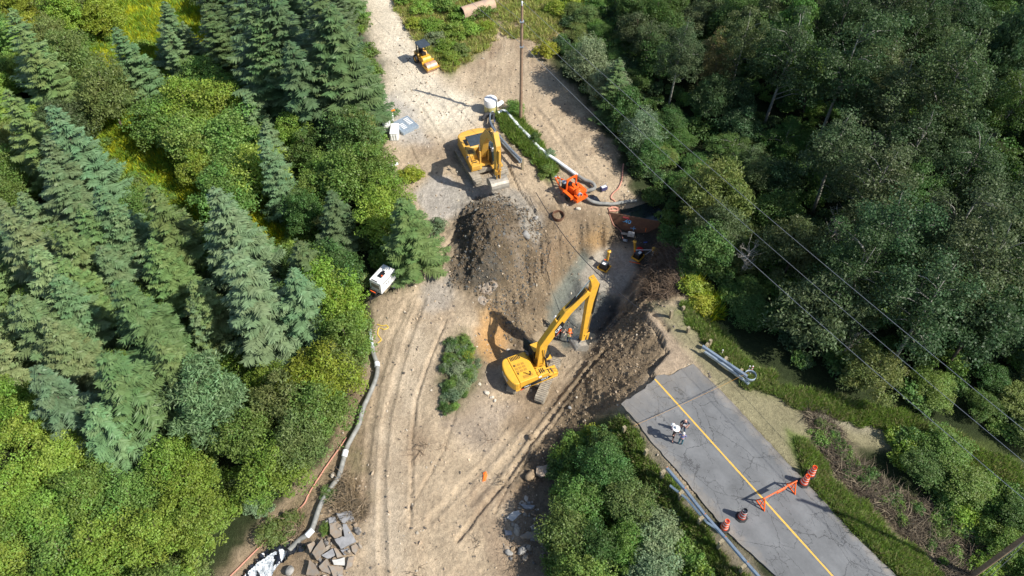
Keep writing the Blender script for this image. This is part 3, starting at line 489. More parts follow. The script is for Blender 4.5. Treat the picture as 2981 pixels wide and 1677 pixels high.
for a in [('pine',575,1075,9,2.7,'soft'),('broad',1105,320,6,2.3,'olive'),('broad',1030,300,7,2.7,'deep'),('broad',1060,430,6,2.4,'green'),('broad',1150,500,5,2.1,'bright'),('broad',1090,560,6,2.3,'bright'),('broad',980,440,7,2.7,'green'),('broad',1050,690,6,2.2,'deep'),('broad',990,730,7,2.7,'bright'),('broad',1040,830,6,2.3,'bright'),('broad',1010,920,6,2.3,'green'),('willow',960,1000,6,2.6,'yellow'),('willow',880,1050,6,2.6,'yellow'),('willow',1000,1010,5,2.0,'olive'),('willow',800,1110,6,2.6,'olive'),('broad',930,1130,6,2.3,'green'),('willow',870,1220,6,2.4,'olive'),('broad',790,1300,5,2.3,'bright'),('broad',700,1200,6,2.4,'green'),
 ('broad',590,240,7,3.2,'bright'),('broad',500,230,7,2.8,'bright'),('broad',640,330,7,3.2,'green'),('broad',520,330,7,3.0,'green'),('broad',430,290,6,2.8,'green'),('broad',700,420,7,3.0,'bright'),('broad',760,480,7,2.8,'green'),('broad',640,450,6,2.5,'green'),('broad',560,420,5,2.2,'yellow'),('willow',270,180,8,2.8,'olive'),('willow',200,80,8,2.8,'olive'),('willow',290,290,7,2.6,'darkolive'),('willow',100,30,8,2.8,'olive'),
 ('willow',1650,110,6,2.4,'silver'),('willow',1720,170,6,2.2,'silver'),('broad',1690,240,5,2.0,'deep'),('willow',1850,320,5,2.0,'silver'),('broad',1830,400,4,1.7,'deep'),('willow',2110,450,8,3.2,'olive'),('willow',2120,590,6,2.3,'darkolive'),('willow',2440,820,8,3.4,'darkolive'),('willow',2530,1020,5,2.2,'olive'),('broad',2090,650,5,2.2,'deep'),('willow',2350,640,7,2.5,'darkolive'),
 ('aspen',2850,30,16,3.6,'dark'),('aspen',2550,-10,16,3.4,'dark'),('aspen',2660,160,13,3.4,'darkolive'),('aspen',2500,310,12,3.4,'darkolive'),('aspen',2620,420,12,3.2,'darkolive'),('aspen',2700,560,13,3.4,'dark'),('aspen',2900,500,14,3.2,'darkolive'),('aspen',2960,640,13,3.2,'darkolive'),('aspen',2000,30,11,2.3,'darkolive'),('aspen',2190,20,11,2.3,'darkolive'),('aspen',2120,70,9,2.0,'brown'),('aspen',2560,640,12,3.0,'dark'),('aspen',2800,760,12,3.2,'dark'),('broad',2930,850,9,2.8,'dark'),('aspen',2330,30,13,3,'dark')]: tree_px(*a)
LEFT_F = [(-500,-260),(1020,-260),(1050,0),(1110,210),(1105,300),(1125,420),(1110,490),(1165,560),(1235,680),(1245,760),(1185,800),(1070,850),(1075,990),(1045,1080),(1005,1190),(900,1350),(830,1420),(740,1500),(660,1580),(600,1677),(560,1850),(-500,1850)]
RIGHT_F = [(1640,-260),(1640,60),(1590,140),(1640,200),(1710,290),(1800,410),(1865,540),(1920,590),(1935,640),(2000,720),(2050,800),(2150,960),(2290,1070),(2480,1130),(2750,1200),(3000,1320),(3500,1500),(3500,-260)]
NEAR_F = [(1620,1330),(1690,1260),(1760,1280),(1830,1340),(1890,1420),(1960,1520),(2060,1640),(2120,1760),(1640,1760),(1600,1600),(1640,1480),(1600,1400)]
NVIS = [(1590,1330),(1680,1250),(1760,1235),(1820,1300),(1850,1340),(1900,1410),(1960,1480),(2030,1570),(2110,1690),(2180,1850),(1560,1850),(1590,1500)]
DITCH = [(2560,1270),(2700,1280),(2850,1400),(3050,1500),(3100,1700),(2960,1700),(2860,1600),(2740,1480),(2620,1360)]
CLEAR = [[(380,120),(640,330),(680,470),(800,600),(860,740),(700,690),(520,590),(380,500),(300,400),(230,310),(200,180)],[(440,-60),(620,-60),(600,120),(500,200),(400,120),(300,60)]]
BARE = [(1060,-260),(1560,-260),(1600,60),(1585,150),(1650,215),(1730,300),(1810,400),(1870,540),(1930,600),(1945,660),(2010,760),(2060,850),(2130,930),(2200,1010),(2300,1090),(2480,1150),(2700,1200),(2981,1330),(2981,1440),(2700,1340),(2560,1270),(2700,1430),(2860,1600),(2950,1700),(2150,1700),(2040,1560),(1960,1440),(1880,1330),(1800,1230),(1700,1240),(1650,1310),(1600,1360),(1640,1430),(1620,1500),(1570,1677),(1560,1850),(600,1850),(700,1600),(760,1510),(850,1440),(930,1370),(1020,1220),(1065,1080),(1090,960),(1070,900),(1048,870),(1052,765),(1100,740),(1170,790),(1250,740),(1240,650),(1200,560),(1150,500),(1118,450),(1105,330),(1130,270),(1130,200),(1080,80)]
VIS = [[(320,420),(370,400),(450,450),(560,520),(600,640),(560,650),(470,590),(400,540),(340,480)],[(235,335),(290,345),(290,395),(250,395)],[(240,90),(300,130),(340,180),(335,230),(260,180)],[(400,100),(475,140),(450,195),(400,170)],[(720,600),(790,630),(890,680),(880,710),(800,680),(720,630)],[(480,20),(560,30),(590,110),(530,120)]]
def clear_of(t, move=True):
    for it in range(14):
        z = float(T(t[1], t[2])); cu, cv = proj(t[1], t[2], z+t[3]*.5); d = float(cv); depth = t[2]*ca-(z+t[3]*.5-CH)*sa; rp_ = t[4]*.80*CF/max(depth, 5)
        s_ = float(sdpoly(np.array(float(cu)), np.array(float(cv)), BARE)); 
        bu, bv = proj(t[1], t[2], z); s2 = float(sdpoly(np.array(float(bu)), np.array(float(bv)), BARE))
        if cu < 1300 and any(float(sdpoly(np.array(float(cu)), np.array(float(cv)), q)) > -rp_*.85 for q in VIS):
            if not move: return False
        elif s_ < -rp_*1.1 and s2 < -8: return True
        if not move: return False
        t[1] += -.35 if cu < 1300 else (.35 if cu > 1560 else 0)
    return True
for t in TREES:
    if t[0] == 'spruce' and (proj(t[1], t[2], 0)[0] < 700 or 1150 < proj(t[1], t[2], 0)[0] < 1320): continue
    clear_of(t)
taken = [(t[1], t[2], t[4]) for t in TREES]
def fill(P, step, fn, tries, sep):
    c = 0
    for _ in range(tries):
        x = rng.uniform(-75, 75); y = rng.uniform(12, 95); z = float(T(x, y)); u, v = proj(x, y, z)
        if u < -260 or u > 3250 or v < -200 or v > 1900 or not inpoly(np.array(u), np.array(v), P): continue
        if P is LEFT_F and any(inpoly(np.array(u), np.array(v), q) for q in CLEAR): continue
        if P is not NEAR_F and P is not DITCH and float(sdpoly(np.array(u), np.array(v), P)) < 22: continue
        k = fn(float(u), float(v))
        if not k: continue
        kind, h, r, tint = k
        if any((x-a)**2+(y-b)**2 < ((r+c_)*sep)**2 for a, b, c_ in taken): continue
        if P is not NEAR_F and P is not DITCH and not clear_of([kind, x, y, h, r], False): continue
        if P is NEAR_F:
            cu, cv = proj(x, y, z+h*.5); rp_ = r*.8*CF/(y*ca-(z-CH)*sa)
            if float(sdpoly(np.array(float(cu)), np.array(float(cv)), NVIS)) < rp_*.9: continue
        hu, hv = proj(x, y, z+h)
        if (hv > 1740 or u < -150 and hu < -150 or u > 3130 or v < -60): continue
        tree(kind, x, y, h, r, tint); taken.append((x, y, r)); c += 1
    return c
pick = lambda s: s[rng.integers(len(s))]
def fl(u, v):
    if v > 1150 and u < 620 or v > 1350: return ('broad', rng.uniform(4.5,6.5), rng.uniform(2.0,2.7), pick(['bright','bright','green']))
    if v > 1000 and u > 500: return (pick(['broad','willow']), rng.uniform(4,6), rng.uniform(1.8,2.4), pick(['green','olive','bright']))
    if u < 520 and 480 < v < 1250: return ('spruce', rng.uniform(6,9), rng.uniform(1.9,2.4), pick(['spruce','bluespruce','olivespruce'])) if rng.random() < .7 else ('broad', 5, 2., pick(['olive','green']))
    if u > 640 and v < 240: return ('spruce', rng.uniform(8,12), rng.uniform(2.2,2.8), 'darkspruce')
    if u > 850: return ('broad', rng.uniform(4,6), rng.uniform(1.8,2.3), pick(['green','bright','deep']))
    if v < 200: return (pick(['broad','willow']), rng.uniform(4.5,7), rng.uniform(2,2.6), pick(['bright','olive','green','yellow']))
    return (pick(['broad','broad','spruce']), rng.uniform(4.5,6), rng.uniform(1.9,2.4), pick(['green','bright'])) if rng.random() < .8 else ('spruce', 7, 2.1, 'bluespruce')
def fr(u, v):
    d = float(sdpoly(np.array(u), np.array(v), RIGHT_F))
    if v > 960: d = min(d, 400)
    if d < 170: return (pick(['broad','broad','willow']), rng.uniform(1.5,2.6), rng.uniform(1.2,1.7), pick(['deep','deep','olive','green']))
    if d < 420: return (pick(['broad','broad','willow','aspen']), rng.uniform(3.5,6), rng.uniform(1.7,2.3), pick(['dark','deep','darkolive','deep']))
    return (pick(['aspen','broad','aspen']), rng.uniform(8,14), rng.uniform(2.2,3.0), pick(['dark','dark','darkolive','deep']))
nl_ = fill(LEFT_F, 0, fl, 5200, .56)
nr_ = fill(RIGHT_F, 0, fr, 5200, .60)
nn_ = fill(NEAR_F, 0, lambda u, v: (pick(['broad','willow']) if u > 1800 else 'broad', rng.uniform(2.6,3.8) if u > 1750 else rng.uniform(3.5,4.8), rng.uniform(1.5,2.0), pick(['green','deep','deep','olive']) if u < 1850 else pick(['silver','olive','deep'])), 6000, .55)
nd_ = fill(DITCH, 0, lambda u, v: ('broad', rng.uniform(1.9,2.6), rng.uniform(1.4,1.8), pick(['deep','green'])), 3000, .55)
print('TREES', {k: sum(t[0]==k for t in TREES) for k in PROTO}, len(TREES), nl_, nr_, nn_, nd_)
def region(u, v):
    if u < 1300:
        c = 'far left' if u < 330 else 'left wood' if u < 700 else 'by the dirt'
        if v < 120: return 'top edge, '+c
        if v < 330: return 'level with the roller, '+c
        if v < 560: return 'level with the far excavator, '+c
        if v < 800: return 'level with the mound, '+c
        if v < 1000: return 'level with the white trailer, '+c
        if v < 1200: return 'level with the near excavator, '+c
        if v < 1430: return 'level with the people, '+c
        return 'bottom edge, '+c
    if u > 2450 and v > 1200: return 'by the lower utility pole'
    if v > 1180: return 'near thicket, '+('by the guardrail' if u > 1850 else 'by bare dirt')
    c = 'right edge' if u > 2600 else 'mid right wood' if u > 2200 else 'by the wires'
    if v < 150: return 'top edge, '+c
    if v < 380: return 'level with the tall pole, '+c
    if v < 620: return 'level with the pump, '+c
    if v < 850: return 'level with the steel plate, '+c
    return 'level with the road end, '+c
ORD = ['first','second','third','fourth','fifth','sixth','seventh','eighth','ninth','tenth','eleventh','twelfth','thirteenth','fourteenth','fifteenth','sixteenth','seventeenth','eighteenth']
bucket = {}
for t in TREES:
    z = float(T(t[1], t[2])); u, v = proj(t[1], t[2], z+t[3]*.7); u = float(u); v = float(v)
    sz = 'small' if t[3] < 4.6 else 'tall' if t[3] > 9.5 else 'mid-sized'
    look = LOOK[t[5]] if t[5] in LOOK else BL[t[5]]+{'broad': ' broadleaf', 'willow': ' willow', 'aspen': ' aspen', 'pine': ' pine', 'spruce': ' spruce'}[t[0]]
    if t[0] == 'spruce' and t[5] not in LOOK: look = BL[t[5]]+' spruce'
    bucket.setdefault((sz+' '+look, region(u, v)), []).append((u, t))
protoobj = {}
def plant(t, label):
    kind, x, y, h, r, tint, _, cat, name, group = t
    me, tm, H0, R0 = pick(PROTO[kind]); z = float(T(x, y))
    root = bpy.data.objects.new(name or {'spruce': 'spruce_tree', 'broad': 'broadleaf_tree', 'willow': 'willow_shrub', 'aspen': 'aspen_tree', 'pine': 'pine_tree', 'bush': 'bush'}[kind], None); COL.objects.link(root)
    root.location = (x, y, z-.05); root.rotation_euler = (rng.normal()*.045, rng.normal()*.045, rng.uniform(0, 6.28)); k_ = 1.12 if kind == 'spruce' else 1.; root.scale = (r/R0*k_*rng.uniform(.94, 1.08), r/R0*k_, h/H0)
    c = bpy.data.objects.new('crown', me); COL.objects.link(c); c.parent = root; k = rng.uniform(.85, 1.18); tc = TINT[tint]; c.color = (tc[0]*k*rng.uniform(.9,1.12), tc[1]*k, tc[2]*k*rng.uniform(.9,1.1), 1)
    tr = bpy.data.objects.new('trunk', tm); COL.objects.link(tr); tr.parent = root
    tag(root, label, cat, group or {'spruce': 'spruces of the left wood', 'aspen': 'aspens of the right wood'}.get(kind, 'leafy trees and shrubs of the woods')); return root
for (look, reg), L in bucket.items():
    L.sort(key=lambda a: a[0])
    for i, (u, t) in enumerate(L):
        if len(L) == 1: lab = f"{look}, {reg}"
        else: lab = f"{look}, {ORD[min(i, 17)]} from left, {reg}"
        plant(t, lab)

# hand placed bushes
def bush_px(u, v, h, r, tint, label, group='bushes on the dirt and verges', kind='bush', name='bush'):
    p = hit(u, v); tt = [kind, p.x, p.y, h, r, tint, label, 'bush', name, group]; plant(tt, label)
for i, (u, v, h, r, ti, lab) in enumerate([(1345,1000,.7,.7,'green','green bush topping the island of plants between the dirt tracks'),(1360,1035,.6,.6,'yellow','yellow-green bush on the right side of the dirt island'),(1335,1080,.8,.85,'silver','silvery bush in the middle of the dirt island'),(1345,1125,.8,.8,'silver','silvery bush below the middle of the dirt island'),(1318,1155,.8,.8,'silver','lower silvery bush on the dirt island'),(1300,1195,.6,.55,'deep','lowest small bush at the tip of the dirt island'),(1375,1090,.6,.55,'silver','small silvery bush beside the orange sand face'),
 (1200,520,1.1,1.2,'yellow','yellow-green bush beside the gravel pile by the wood edge'),(1500,322,1.2,1.0,'green','green bush at the foot of the tall utility pole'),(1556,412,.9,.7,'deep','bush between the guardrail strip and the pale pipe'),(1598,452,.7,.7,'silver','silvery bush where the pale pipe leaves the grass strip'),(1592,508,1.0,.9,'green','green bush at the lower end of the grass strip'),(1568,455,.7,.7,'olive','olive bush above the end of the grass strip'),
 (1590,160,1.5,1.4,'yellow','yellow-green bush where the far track meets the right wood'),(2020,850,1.3,1.2,'yellow','bright yellow-green bush beside the brown brush bank'),(2040,900,1.2,1.2,'yellow','yellow-green bush behind the leaning posts'),(2010,790,1.2,1.1,'deep','green bush at the top of the brown brush bank'),
 (2930,1650,1.0,1.1,'green','small bush at the foot of the lower utility pole'),(2860,1660,1.1,1.0,'bright','bright bush left of the lower utility pole'),(1770,1290,1.2,1.2,'deep','bush at the tip of the thicket by the broken bank'),(1740,1270,.9,.9,'yellow','yellow-green bush on the broken bank above the thicket'),(1660,1420,1.0,.9,'silver','pale leafy sprig on the dark bank beside the thicket'),
 (800,1562,1.0,1.2,'olive','olive bush beside the black plastic sheet'),(845,1520,.8,1.0,'olive','olive bush above the black plastic sheet'),(948,1540,.45,.5,'green','small bush between the grey hose and asphalt slabs'),(960,1440,.6,.7,'olive','small olive bush beside the bend of the grey hose'),(750,1480,1.1,1.1,'silver','silvery bush at the wood edge above the pink hose'),(1130,800,1.1,1.0,'silver','pale leafy bush beside the white trailer'),(1080,740,1.3,1.2,'silver','silvery bush above the white trailer'),(1940,655,1.6,1.2,'green','green bush overhanging the right end of the steel plate'),(1950,700,1.6,1.2,'deep','green bush above the yellow cover by the pit'),(1895,588,1.6,1.2,'deep','dark bush overhanging the dammed water'),(1275,670,1.1,.9,'silver','pale bush on the wood edge below the gravel pile')]):
    (lambda: None)() if 'white trailer' in lab else bush_px(u, v, h, r, ti, lab)
gi = 0
for (u, v, ti, s) in [(1180,10,'bright',1.),(1230,40,'bright',1.1),(1290,30,'green',1.3),(1340,60,'bright',1.2),(1390,50,'green',1.2),(1260,90,'bright',1.2),(1320,110,'bright',1.2),(1370,100,'bright',1.1),(1420,40,'green',1.),(1300,150,'bright',1.1),(1340,160,'olive',1.),(1270,130,'silver',1.),(1310,185,'bright',1.),(1240,-10,'green',1.4),(1300,-10,'green',1.4),(1210,80,'yellow',.9),(1390,0,'yellow',1.),(1415,85,'yellow',.8),(1620,40,'yellow',1.2),(1660,30,'yellow',1.3),(1700,10,'yellow',1.3)]:
    gi += 1; bush_px(u, v, 1.3*s, 1.25*s, ti, f"{BL[ti]} roadside bush, {ORD[(gi-1) % 18]} {'nearest' if gi < 19 else 'remaining'} in the patch {'beyond the small roller' if u < 1500 else 'of the far yellow meadow'}", 'bushes beyond the roller')

# stuff: undergrowth, grass, flowers, stones, brush (geometry nodes on scattered points)
def scatter(name, label, cat, pts, rots, scl, tints, protos):
    me = bpy.data.meshes.new(name); me.vertices.add(len(pts)); me.vertices.foreach_set('co', np.asarray(pts, np.float32).ravel())
    for nm, ty, dat, key in (('rot','FLOAT_VECTOR',rots,'vector'),('scl','FLOAT_VECTOR',scl,'vector'),('tint','FLOAT_COLOR',np.concatenate([tints, np.ones((len(pts), 1))], 1),'color')):
        a = me.attributes.new(nm, ty, 'POINT'); a.data.foreach_set(key, np.asarray(dat, np.float32).ravel())
    a = me.attributes.new('idx', 'INT', 'POINT'); a.data.foreach_set('value', rng.integers(0, len(protos), len(pts)).astype(np.int32))
    o = link(bpy.data.objects.new(name, me)); g = bpy.data.node_groups.new(name+'_nodes', 'GeometryNodeTree'); g.interface.new_socket('Geometry', in_out='INPUT', socket_type='NodeSocketGeometry'); g.interface.new_socket('Geometry', in_out='OUTPUT', socket_type='NodeSocketGeometry')
    n = g.nodes; l = g.links; gin = n.new('NodeGroupInput'); go = n.new('NodeGroupOutput'); ip = n.new('GeometryNodeInstanceOnPoints'); j = n.new('GeometryNodeJoinGeometry')
    for p in reversed(protos):
        oi = n.new('GeometryNodeObjectInfo'); oi.inputs[0].default_value = p; oi.inputs['As Instance'].default_value = True; l.new(oi.outputs['Geometry'], j.inputs[0])
    def na(nm, ty):
        q = n.new('GeometryNodeInputNamedAttribute'); q.data_type = ty; q.inputs[0].default_value = nm; return q.outputs[0]
    l.new(gin.outputs[0], ip.inputs['Points']); l.new(j.outputs[0], ip.inputs['Instance']); ip.inputs['Pick Instance'].default_value = True
    l.new(na('idx','INT'), ip.inputs['Instance Index']); l.new(na('rot','FLOAT_VECTOR'), ip.inputs['Rotation']); l.new(na('scl','FLOAT_VECTOR'), ip.inputs['Scale']); l.new(ip.outputs[0], go.inputs[0])
    o.modifiers.new('scatter', 'NODES').node_group = g; return tag(o, label, cat, kind='stuff')
def points(polys, n, excl=(), xr=(-75, 75), yr=(11, 92), noisy=14, margin=0):
    out = []; got = 0
    for _ in range(60):
        x = rng.uniform(*xr, 6000); y = rng.uniform(*yr, 6000); z = T(x, y); u, v = proj(x, y, z); e = fbm(x, y, 1.3, 3, 61)*noisy; k = np.zeros(len(x), bool)
        for P in polys: k |= sdpoly(u, v, P)+e > margin
        for P in excl: k &= ~inpoly(u, v, P)
        k &= (u > -300) & (u < 3300) & (v > -150) & (v < 1850)
        out.append(np.stack([x, y, z], 1)[k]); got += k.sum()
        if got >= n: break
    return np.concatenate(out)[:n]
def rot3(n, tilt=.12): return np.stack([rng.normal(size=n)*tilt, rng.normal(size=n)*tilt, rng.uniform(0, 6.28, n)], 1)
def scl3(n, a, b): s = rng.uniform(a, b, n); return np.stack([s*rng.uniform(.85,1.2,n), s*rng.uniform(.85,1.2,n), s*rng.uniform(.7,1.2,n)], 1)
def tints(n, cols, var=.2): c = np.array([TINT[k] if isinstance(k, str) else k for k in cols])[rng.integers(0, len(cols), n)]; return c*rng.uniform(1-var, 1+var, (n, 1))
def hidden(name, me): return bpy.data.objects.new(name, me)
UG = [hidden('undergrowth_clump', broad_crown('leaves', 1.3, 1.0, 0, 34, 46, .14, mt='leafi', cr=.32)[0]) for _ in range(4)]
def tuft_mesh(n, h, wd, mt='leafi', spread=.12, head=None):
    a = rng.uniform(0, 6.28, n); rr = rng.random(n)**.5*spread; bx = np.cos(a)*rr; by = np.sin(a)*rr; L = h*rng.uniform(.6, 1.15, n); D = np.stack([np.cos(a)*.5+rng.normal(size=n)*.25, np.sin(a)*.5+rng.normal(size=n)*.25, np.ones(n)], 1); D = unit(D)
    C = np.stack([bx, by, np.zeros(n)], 1)+D*L[:, None]*.45; return leaf_mesh('blades', C, D, unit(rvec(n)+1e-3), L, np.full(n, wd), rng.random(n), rng.random(n), mt)
TU = [hidden('grass_tuft', tuft_mesh(26, .34, .035, spread=.2)) for _ in range(3)]
GD = [hidden('weed_clump', tuft_mesh(46, .75, .07, spread=.4)) for _ in range(3)]
n = 3000; p = points([LEFT_F, RIGHT_F], n, CLEAR, margin=6); n = len(p); u, v = proj(p[:, 0], p[:, 1], p[:, 2])
tn = np.where((u < 1300)[:, None], tints(n, ['bright','green','green','olive']), tints(n, ['deep','dark','deep','green'])); s3 = scl3(n, .6, 1.25)
scatter('undergrowth', 'leafy undergrowth filling the ground beneath both woods', 'undergrowth', p, rot3(n), s3, tn, UG)
p = points([NEAR_F, DITCH], 480, (), (-2, 40), (8, 32)); n = len(p); scatter('thicket_undergrowth', 'low leafy growth along the near embankment and ditch', 'undergrowth', p, rot3(n), scl3(n, .4, .9), tints(n, ['green','deep','bright']), UG)
VERGE_R = [(1990,880),(2070,930),(2160,1030),(2290,1120),(2500,1165),(2700,1230),(2981,1360),(2981,1470),(2740,1330),(2530,1240),(2330,1180),(2180,1130),(2060,1010),(1990,950)]
VERGE_G = [(2290,1260),(2350,1270),(2400,1370),(2560,1510),(2740,1700),(2640,1700),(2480,1540),(2345,1390)]
SHOULD = [(1790,1200),(1860,1290),(1960,1420),(2080,1560),(2190,1700),(2110,1700),(1960,1520),(1850,1370),(1760,1260)]
STRIP = [(1455,340),(1500,335),(1570,420),(1615,500),(1600,520),(1540,450),(1480,400)]
ROADL = [(1120,-60),(1160,-60),(1240,80),(1300,200),(1310,225),(1230,150),(1150,30)]
FARM = [(1440,-60),(1800,-60),(1760,40),(1640,90),(1590,140),(1540,120),(1460,110)]
n = 9500; p = points([VERGE_R, VERGE_G, SHOULD, STRIP, [(1770,1210),(1820,1200),(1900,1330),(1840,1340)]], n, (), (-10, 45), (9, 62), 26, 3); n = len(p); u, v = proj(p[:, 0], p[:, 1], p[:, 2])
g0 = tints(n, [(.17,.25,.05),(.20,.26,.08),(.14,.22,.045),(.27,.26,.12)]); g9 = points([STRIP], 1300, (), (-4, 8), (38, 62), 10, -2); n9 = len(g9); scatter('tall_grass', 'tall green grass on the strip between guardrail and pale pipe', 'grass', g9, rot3(n9, .2), scl3(n9, 1., 1.9), tints(n9, [(.18,.27,.05),(.24,.31,.07),(.15,.24,.05)]), TU)
g0 = g0*1.15; scatter('grass', 'green and dry grass on the verges and the strip by the far guardrail', 'grass', p, rot3(n, .2), scl3(n, .7, 1.5), g0, TU)
p = points([ROADL, FARM, GR and [(1150,-80),(1230,-80),(1440,-60),(1450,120),(1390,160),(1310,220),(1260,140)]], 4200, (), (-25, 20), (58, 95), 14, 2); n = len(p)
scatter('far_grass', 'yellowish grass beside the far gravel road and meadow', 'grass', p, rot3(n, .2), scl3(n, .9, 2.), tints(n, [(.40,.42,.12),(.30,.36,.09),(.42,.37,.16)]), TU)
p = points(CLEAR+VIS+[[(2010,820),(2050,830),(2090,920),(2060,940)]], 4200, (), noisy=30, margin=-8); n = len(p)
scatter('goldenrod', 'yellow flowering weeds in the clearings of the left wood', 'flowers', p, rot3(n), scl3(n, .7, 1.4), tints(n, [(.30,.38,.04),(.22,.34,.04),(.50,.48,.03),(.18,.30,.04),(.40,.43,.03)]), GD)
# stones
def rock_mesh(name, sub=1, sq=.7):
    import bmesh
    b = bmesh.new(); bmesh.ops.create_icosphere(b, subdivisions=sub+1, radius=.5)
    s = rng.random()*50
    if sub == 1:
        for q in b.verts: q.co *= rng.uniform(.72, 1.25)
    for q in b.verts:
        c = q.co; k = 1+.55*float(vnoise(np.array(c.x*2.4+s), np.array(c.y*2.4+c.z*2.1+s), 3)); q.co = Vector((c.x*k, c.y*k*.85, c.z*k*sq))
    me = bpy.data.meshes.new(name); b.to_mesh(me); b.free(); me.materials.append(M['stonei']); return me
ms = bpy.data.materials.new('stone_tint'); ms.use_nodes = True; nn, ll = nodes(ms); at = nn.new('ShaderNodeAttribute'); at.attribute_type = 'INSTANCER'; at.attribute_name = 'tint'; ll.new(at.outputs['Color'], nn['Principled BSDF'].inputs['Base Color']); nn['Principled BSDF'].inputs['Roughness'].default_value = .9; M['stonei'] = ms
RK = [hidden('stone', rock_mesh('stone', 1, s)) for s in (.6, .75, .5, .9)]
def stones(name, label, polys, n, a, b, cols, tilt=1.2, xr=(-14, 20), yr=(12, 80), excl=()):
    p = points(polys, n, excl, xr, yr, 8, 2); n = len(p); s = a+(b-a)*rng.random(n)**4; p[:, 2] += s*.08; s3 = np.stack([s*rng.uniform(.7,1.3,n), s*rng.uniform(.7,1.3,n), s*rng.uniform(.5,1,n)], 1)
    scatter(name, label, 'stones', p, rot3(n, tilt), s3, tints(n, cols, .3), RK)
stones('loose_stones', 'loose stones and clods strewn over the dirt works', [Z_DIRT], 6500, .02, .26, [(.42,.33,.23),(.34,.26,.18),(.48,.42,.33),(.25,.2,.15),(.13,.11,.09)], excl=[Z_PAD, Z_SLAB])
stones('mound_clods', 'brown and grey clods covering the dug mound', [Z_MOUND], 8500, .03, .26, [(.14,.105,.065),(.11,.085,.06),(.085,.09,.085),(.10,.10,.095),(.18,.13,.08),(.12,.09,.055)])
stones('cut_clods', 'brown clods on the cut slope between the mound and the pit', [Z_WALL, [(1450,860),(1560,640),(1640,640),(1600,740),(1520,860)]], 4200, .02, .20, [(.24,.18,.11),(.17,.13,.085),(.14,.13,.11),(.32,.23,.14)])
stones('slab_rubble', 'brown and grey rubble between the dumped asphalt slabs', [[(900,1600),(960,1490),(1045,1490),(1055,1600),(1010,1677),(990,1700),(860,1700)], [(1450,1480),(1540,1440),(1600,1560),(1590,1640),(1470,1640)]], 420, .08, .62, [(.26,.20,.14),(.30,.26,.21),(.20,.19,.18),(.33,.29,.24)])
stones('bank_clods', 'brown clods and rubble covering the broken road bank', [Z_EMB, [(1600,1200),(1640,1180),(1600,1300),(1500,1400),(1500,1360)]], 6500, .02, .20, [(.20,.15,.095),(.26,.19,.12),(.13,.10,.07),(.28,.22,.15)])
# cut brush
def twig_mesh():
    b = MB()
    for k in range(12):
        a = rng.uniform(0, 6.28); q = Vector((math.cos(a), math.sin(a), rng.uniform(-.1, .5)))*rng.uniform(.4, .9); s = Vector((rng.normal()*.2, rng.normal()*.2, .03)); mid = s.lerp(s+q, .5)+Vector((rng.normal()*.06, rng.normal()*.06, .06)); b.tube([s, mid, s+q], [.018, .012, .005], 3)
    me = bpy.data.meshes.new('twigs'); me.from_pydata(b.v, [], b.f); me.materials.append(M['stonei']); return me
TW = [hidden('twig_bundle', twig_mesh()) for _ in range(3)]
BR = [(2350,1200),(2430,1250),(2480,1340),(2600,1430),(2760,1510),(2860,1600),(2890,1677),(2780,1677),(2640,1560),(2470,1410),(2380,1290)]
def twigs(name, label, polys, n, cols, a, b, **k): p = points(polys, n, **k); n = len(p); scatter(name, label, 'brush', p, rot3(n, .3), scl3(n, a, b), tints(n, cols, .3), TW)
twigs('cut_brush', 'pile of brown cut branches along the ditch right of the road', [BR], 1300, [(.10,.075,.05),(.15,.12,.08),(.22,.18,.12),(.07,.055,.04)], .7, 1.5, xr=(10, 45), yr=(10, 40))
twigs('bank_brush', 'brown roots and branches on the bank right of the pit', [[(1920,720),(1990,740),(1995,850),(1930,860),(1870,870),(1900,800)]], 420, [(.12,.08,.05),(.18,.13,.09)], .7, 1.5, xr=(5, 25), yr=(30, 50))
twigs('hose_brush', 'dry branches lying beside the grey hose', [[(1010,1380),(1045,1400),(1055,1500),(985,1500),(965,1450)],[(870,1500),(890,1530),(860,1570),(800,1600),(740,1610),(800,1540)]], 170, [(.22,.16,.09),(.14,.11,.07),(.30,.23,.15)], .7, 1.5, xr=(-16, 0), yr=(10, 30))
twigs('scattered_twigs', 'thin twigs scattered on the bare dirt', [[(1200,1300),(1560,1250),(1600,1677),(1100,1677)]], 9, [(.20,.14,.09),(.12,.09,.06)], .8, 1.6, xr=(-10, 10), yr=(10, 35))
n = 50; p = points([BR], n, (), (10, 45), (9, 36)); n = len(p); scatter('ditch_growth', 'sparse green growth among the cut brush', 'undergrowth', p, rot3(n), scl3(n, .3, .6), tints(n, ['green','deep','olive']), UG)
ISL = [(1300,1005),(1345,985),(1385,1010),(1390,1080),(1365,1130),(1340,1185),(1305,1215),(1280,1170),(1285,1100),(1300,1050)]
n = 85; p = points([ISL], n, (), (-8, 2), (22, 40), 8, 0); n = len(p); scatter('island_weeds', 'ragged green and silvery weeds covering the dirt island', 'weeds', p, rot3(n), scl3(n, .22, .5), tints(n, ['silver','silver','green','deep']), UG)
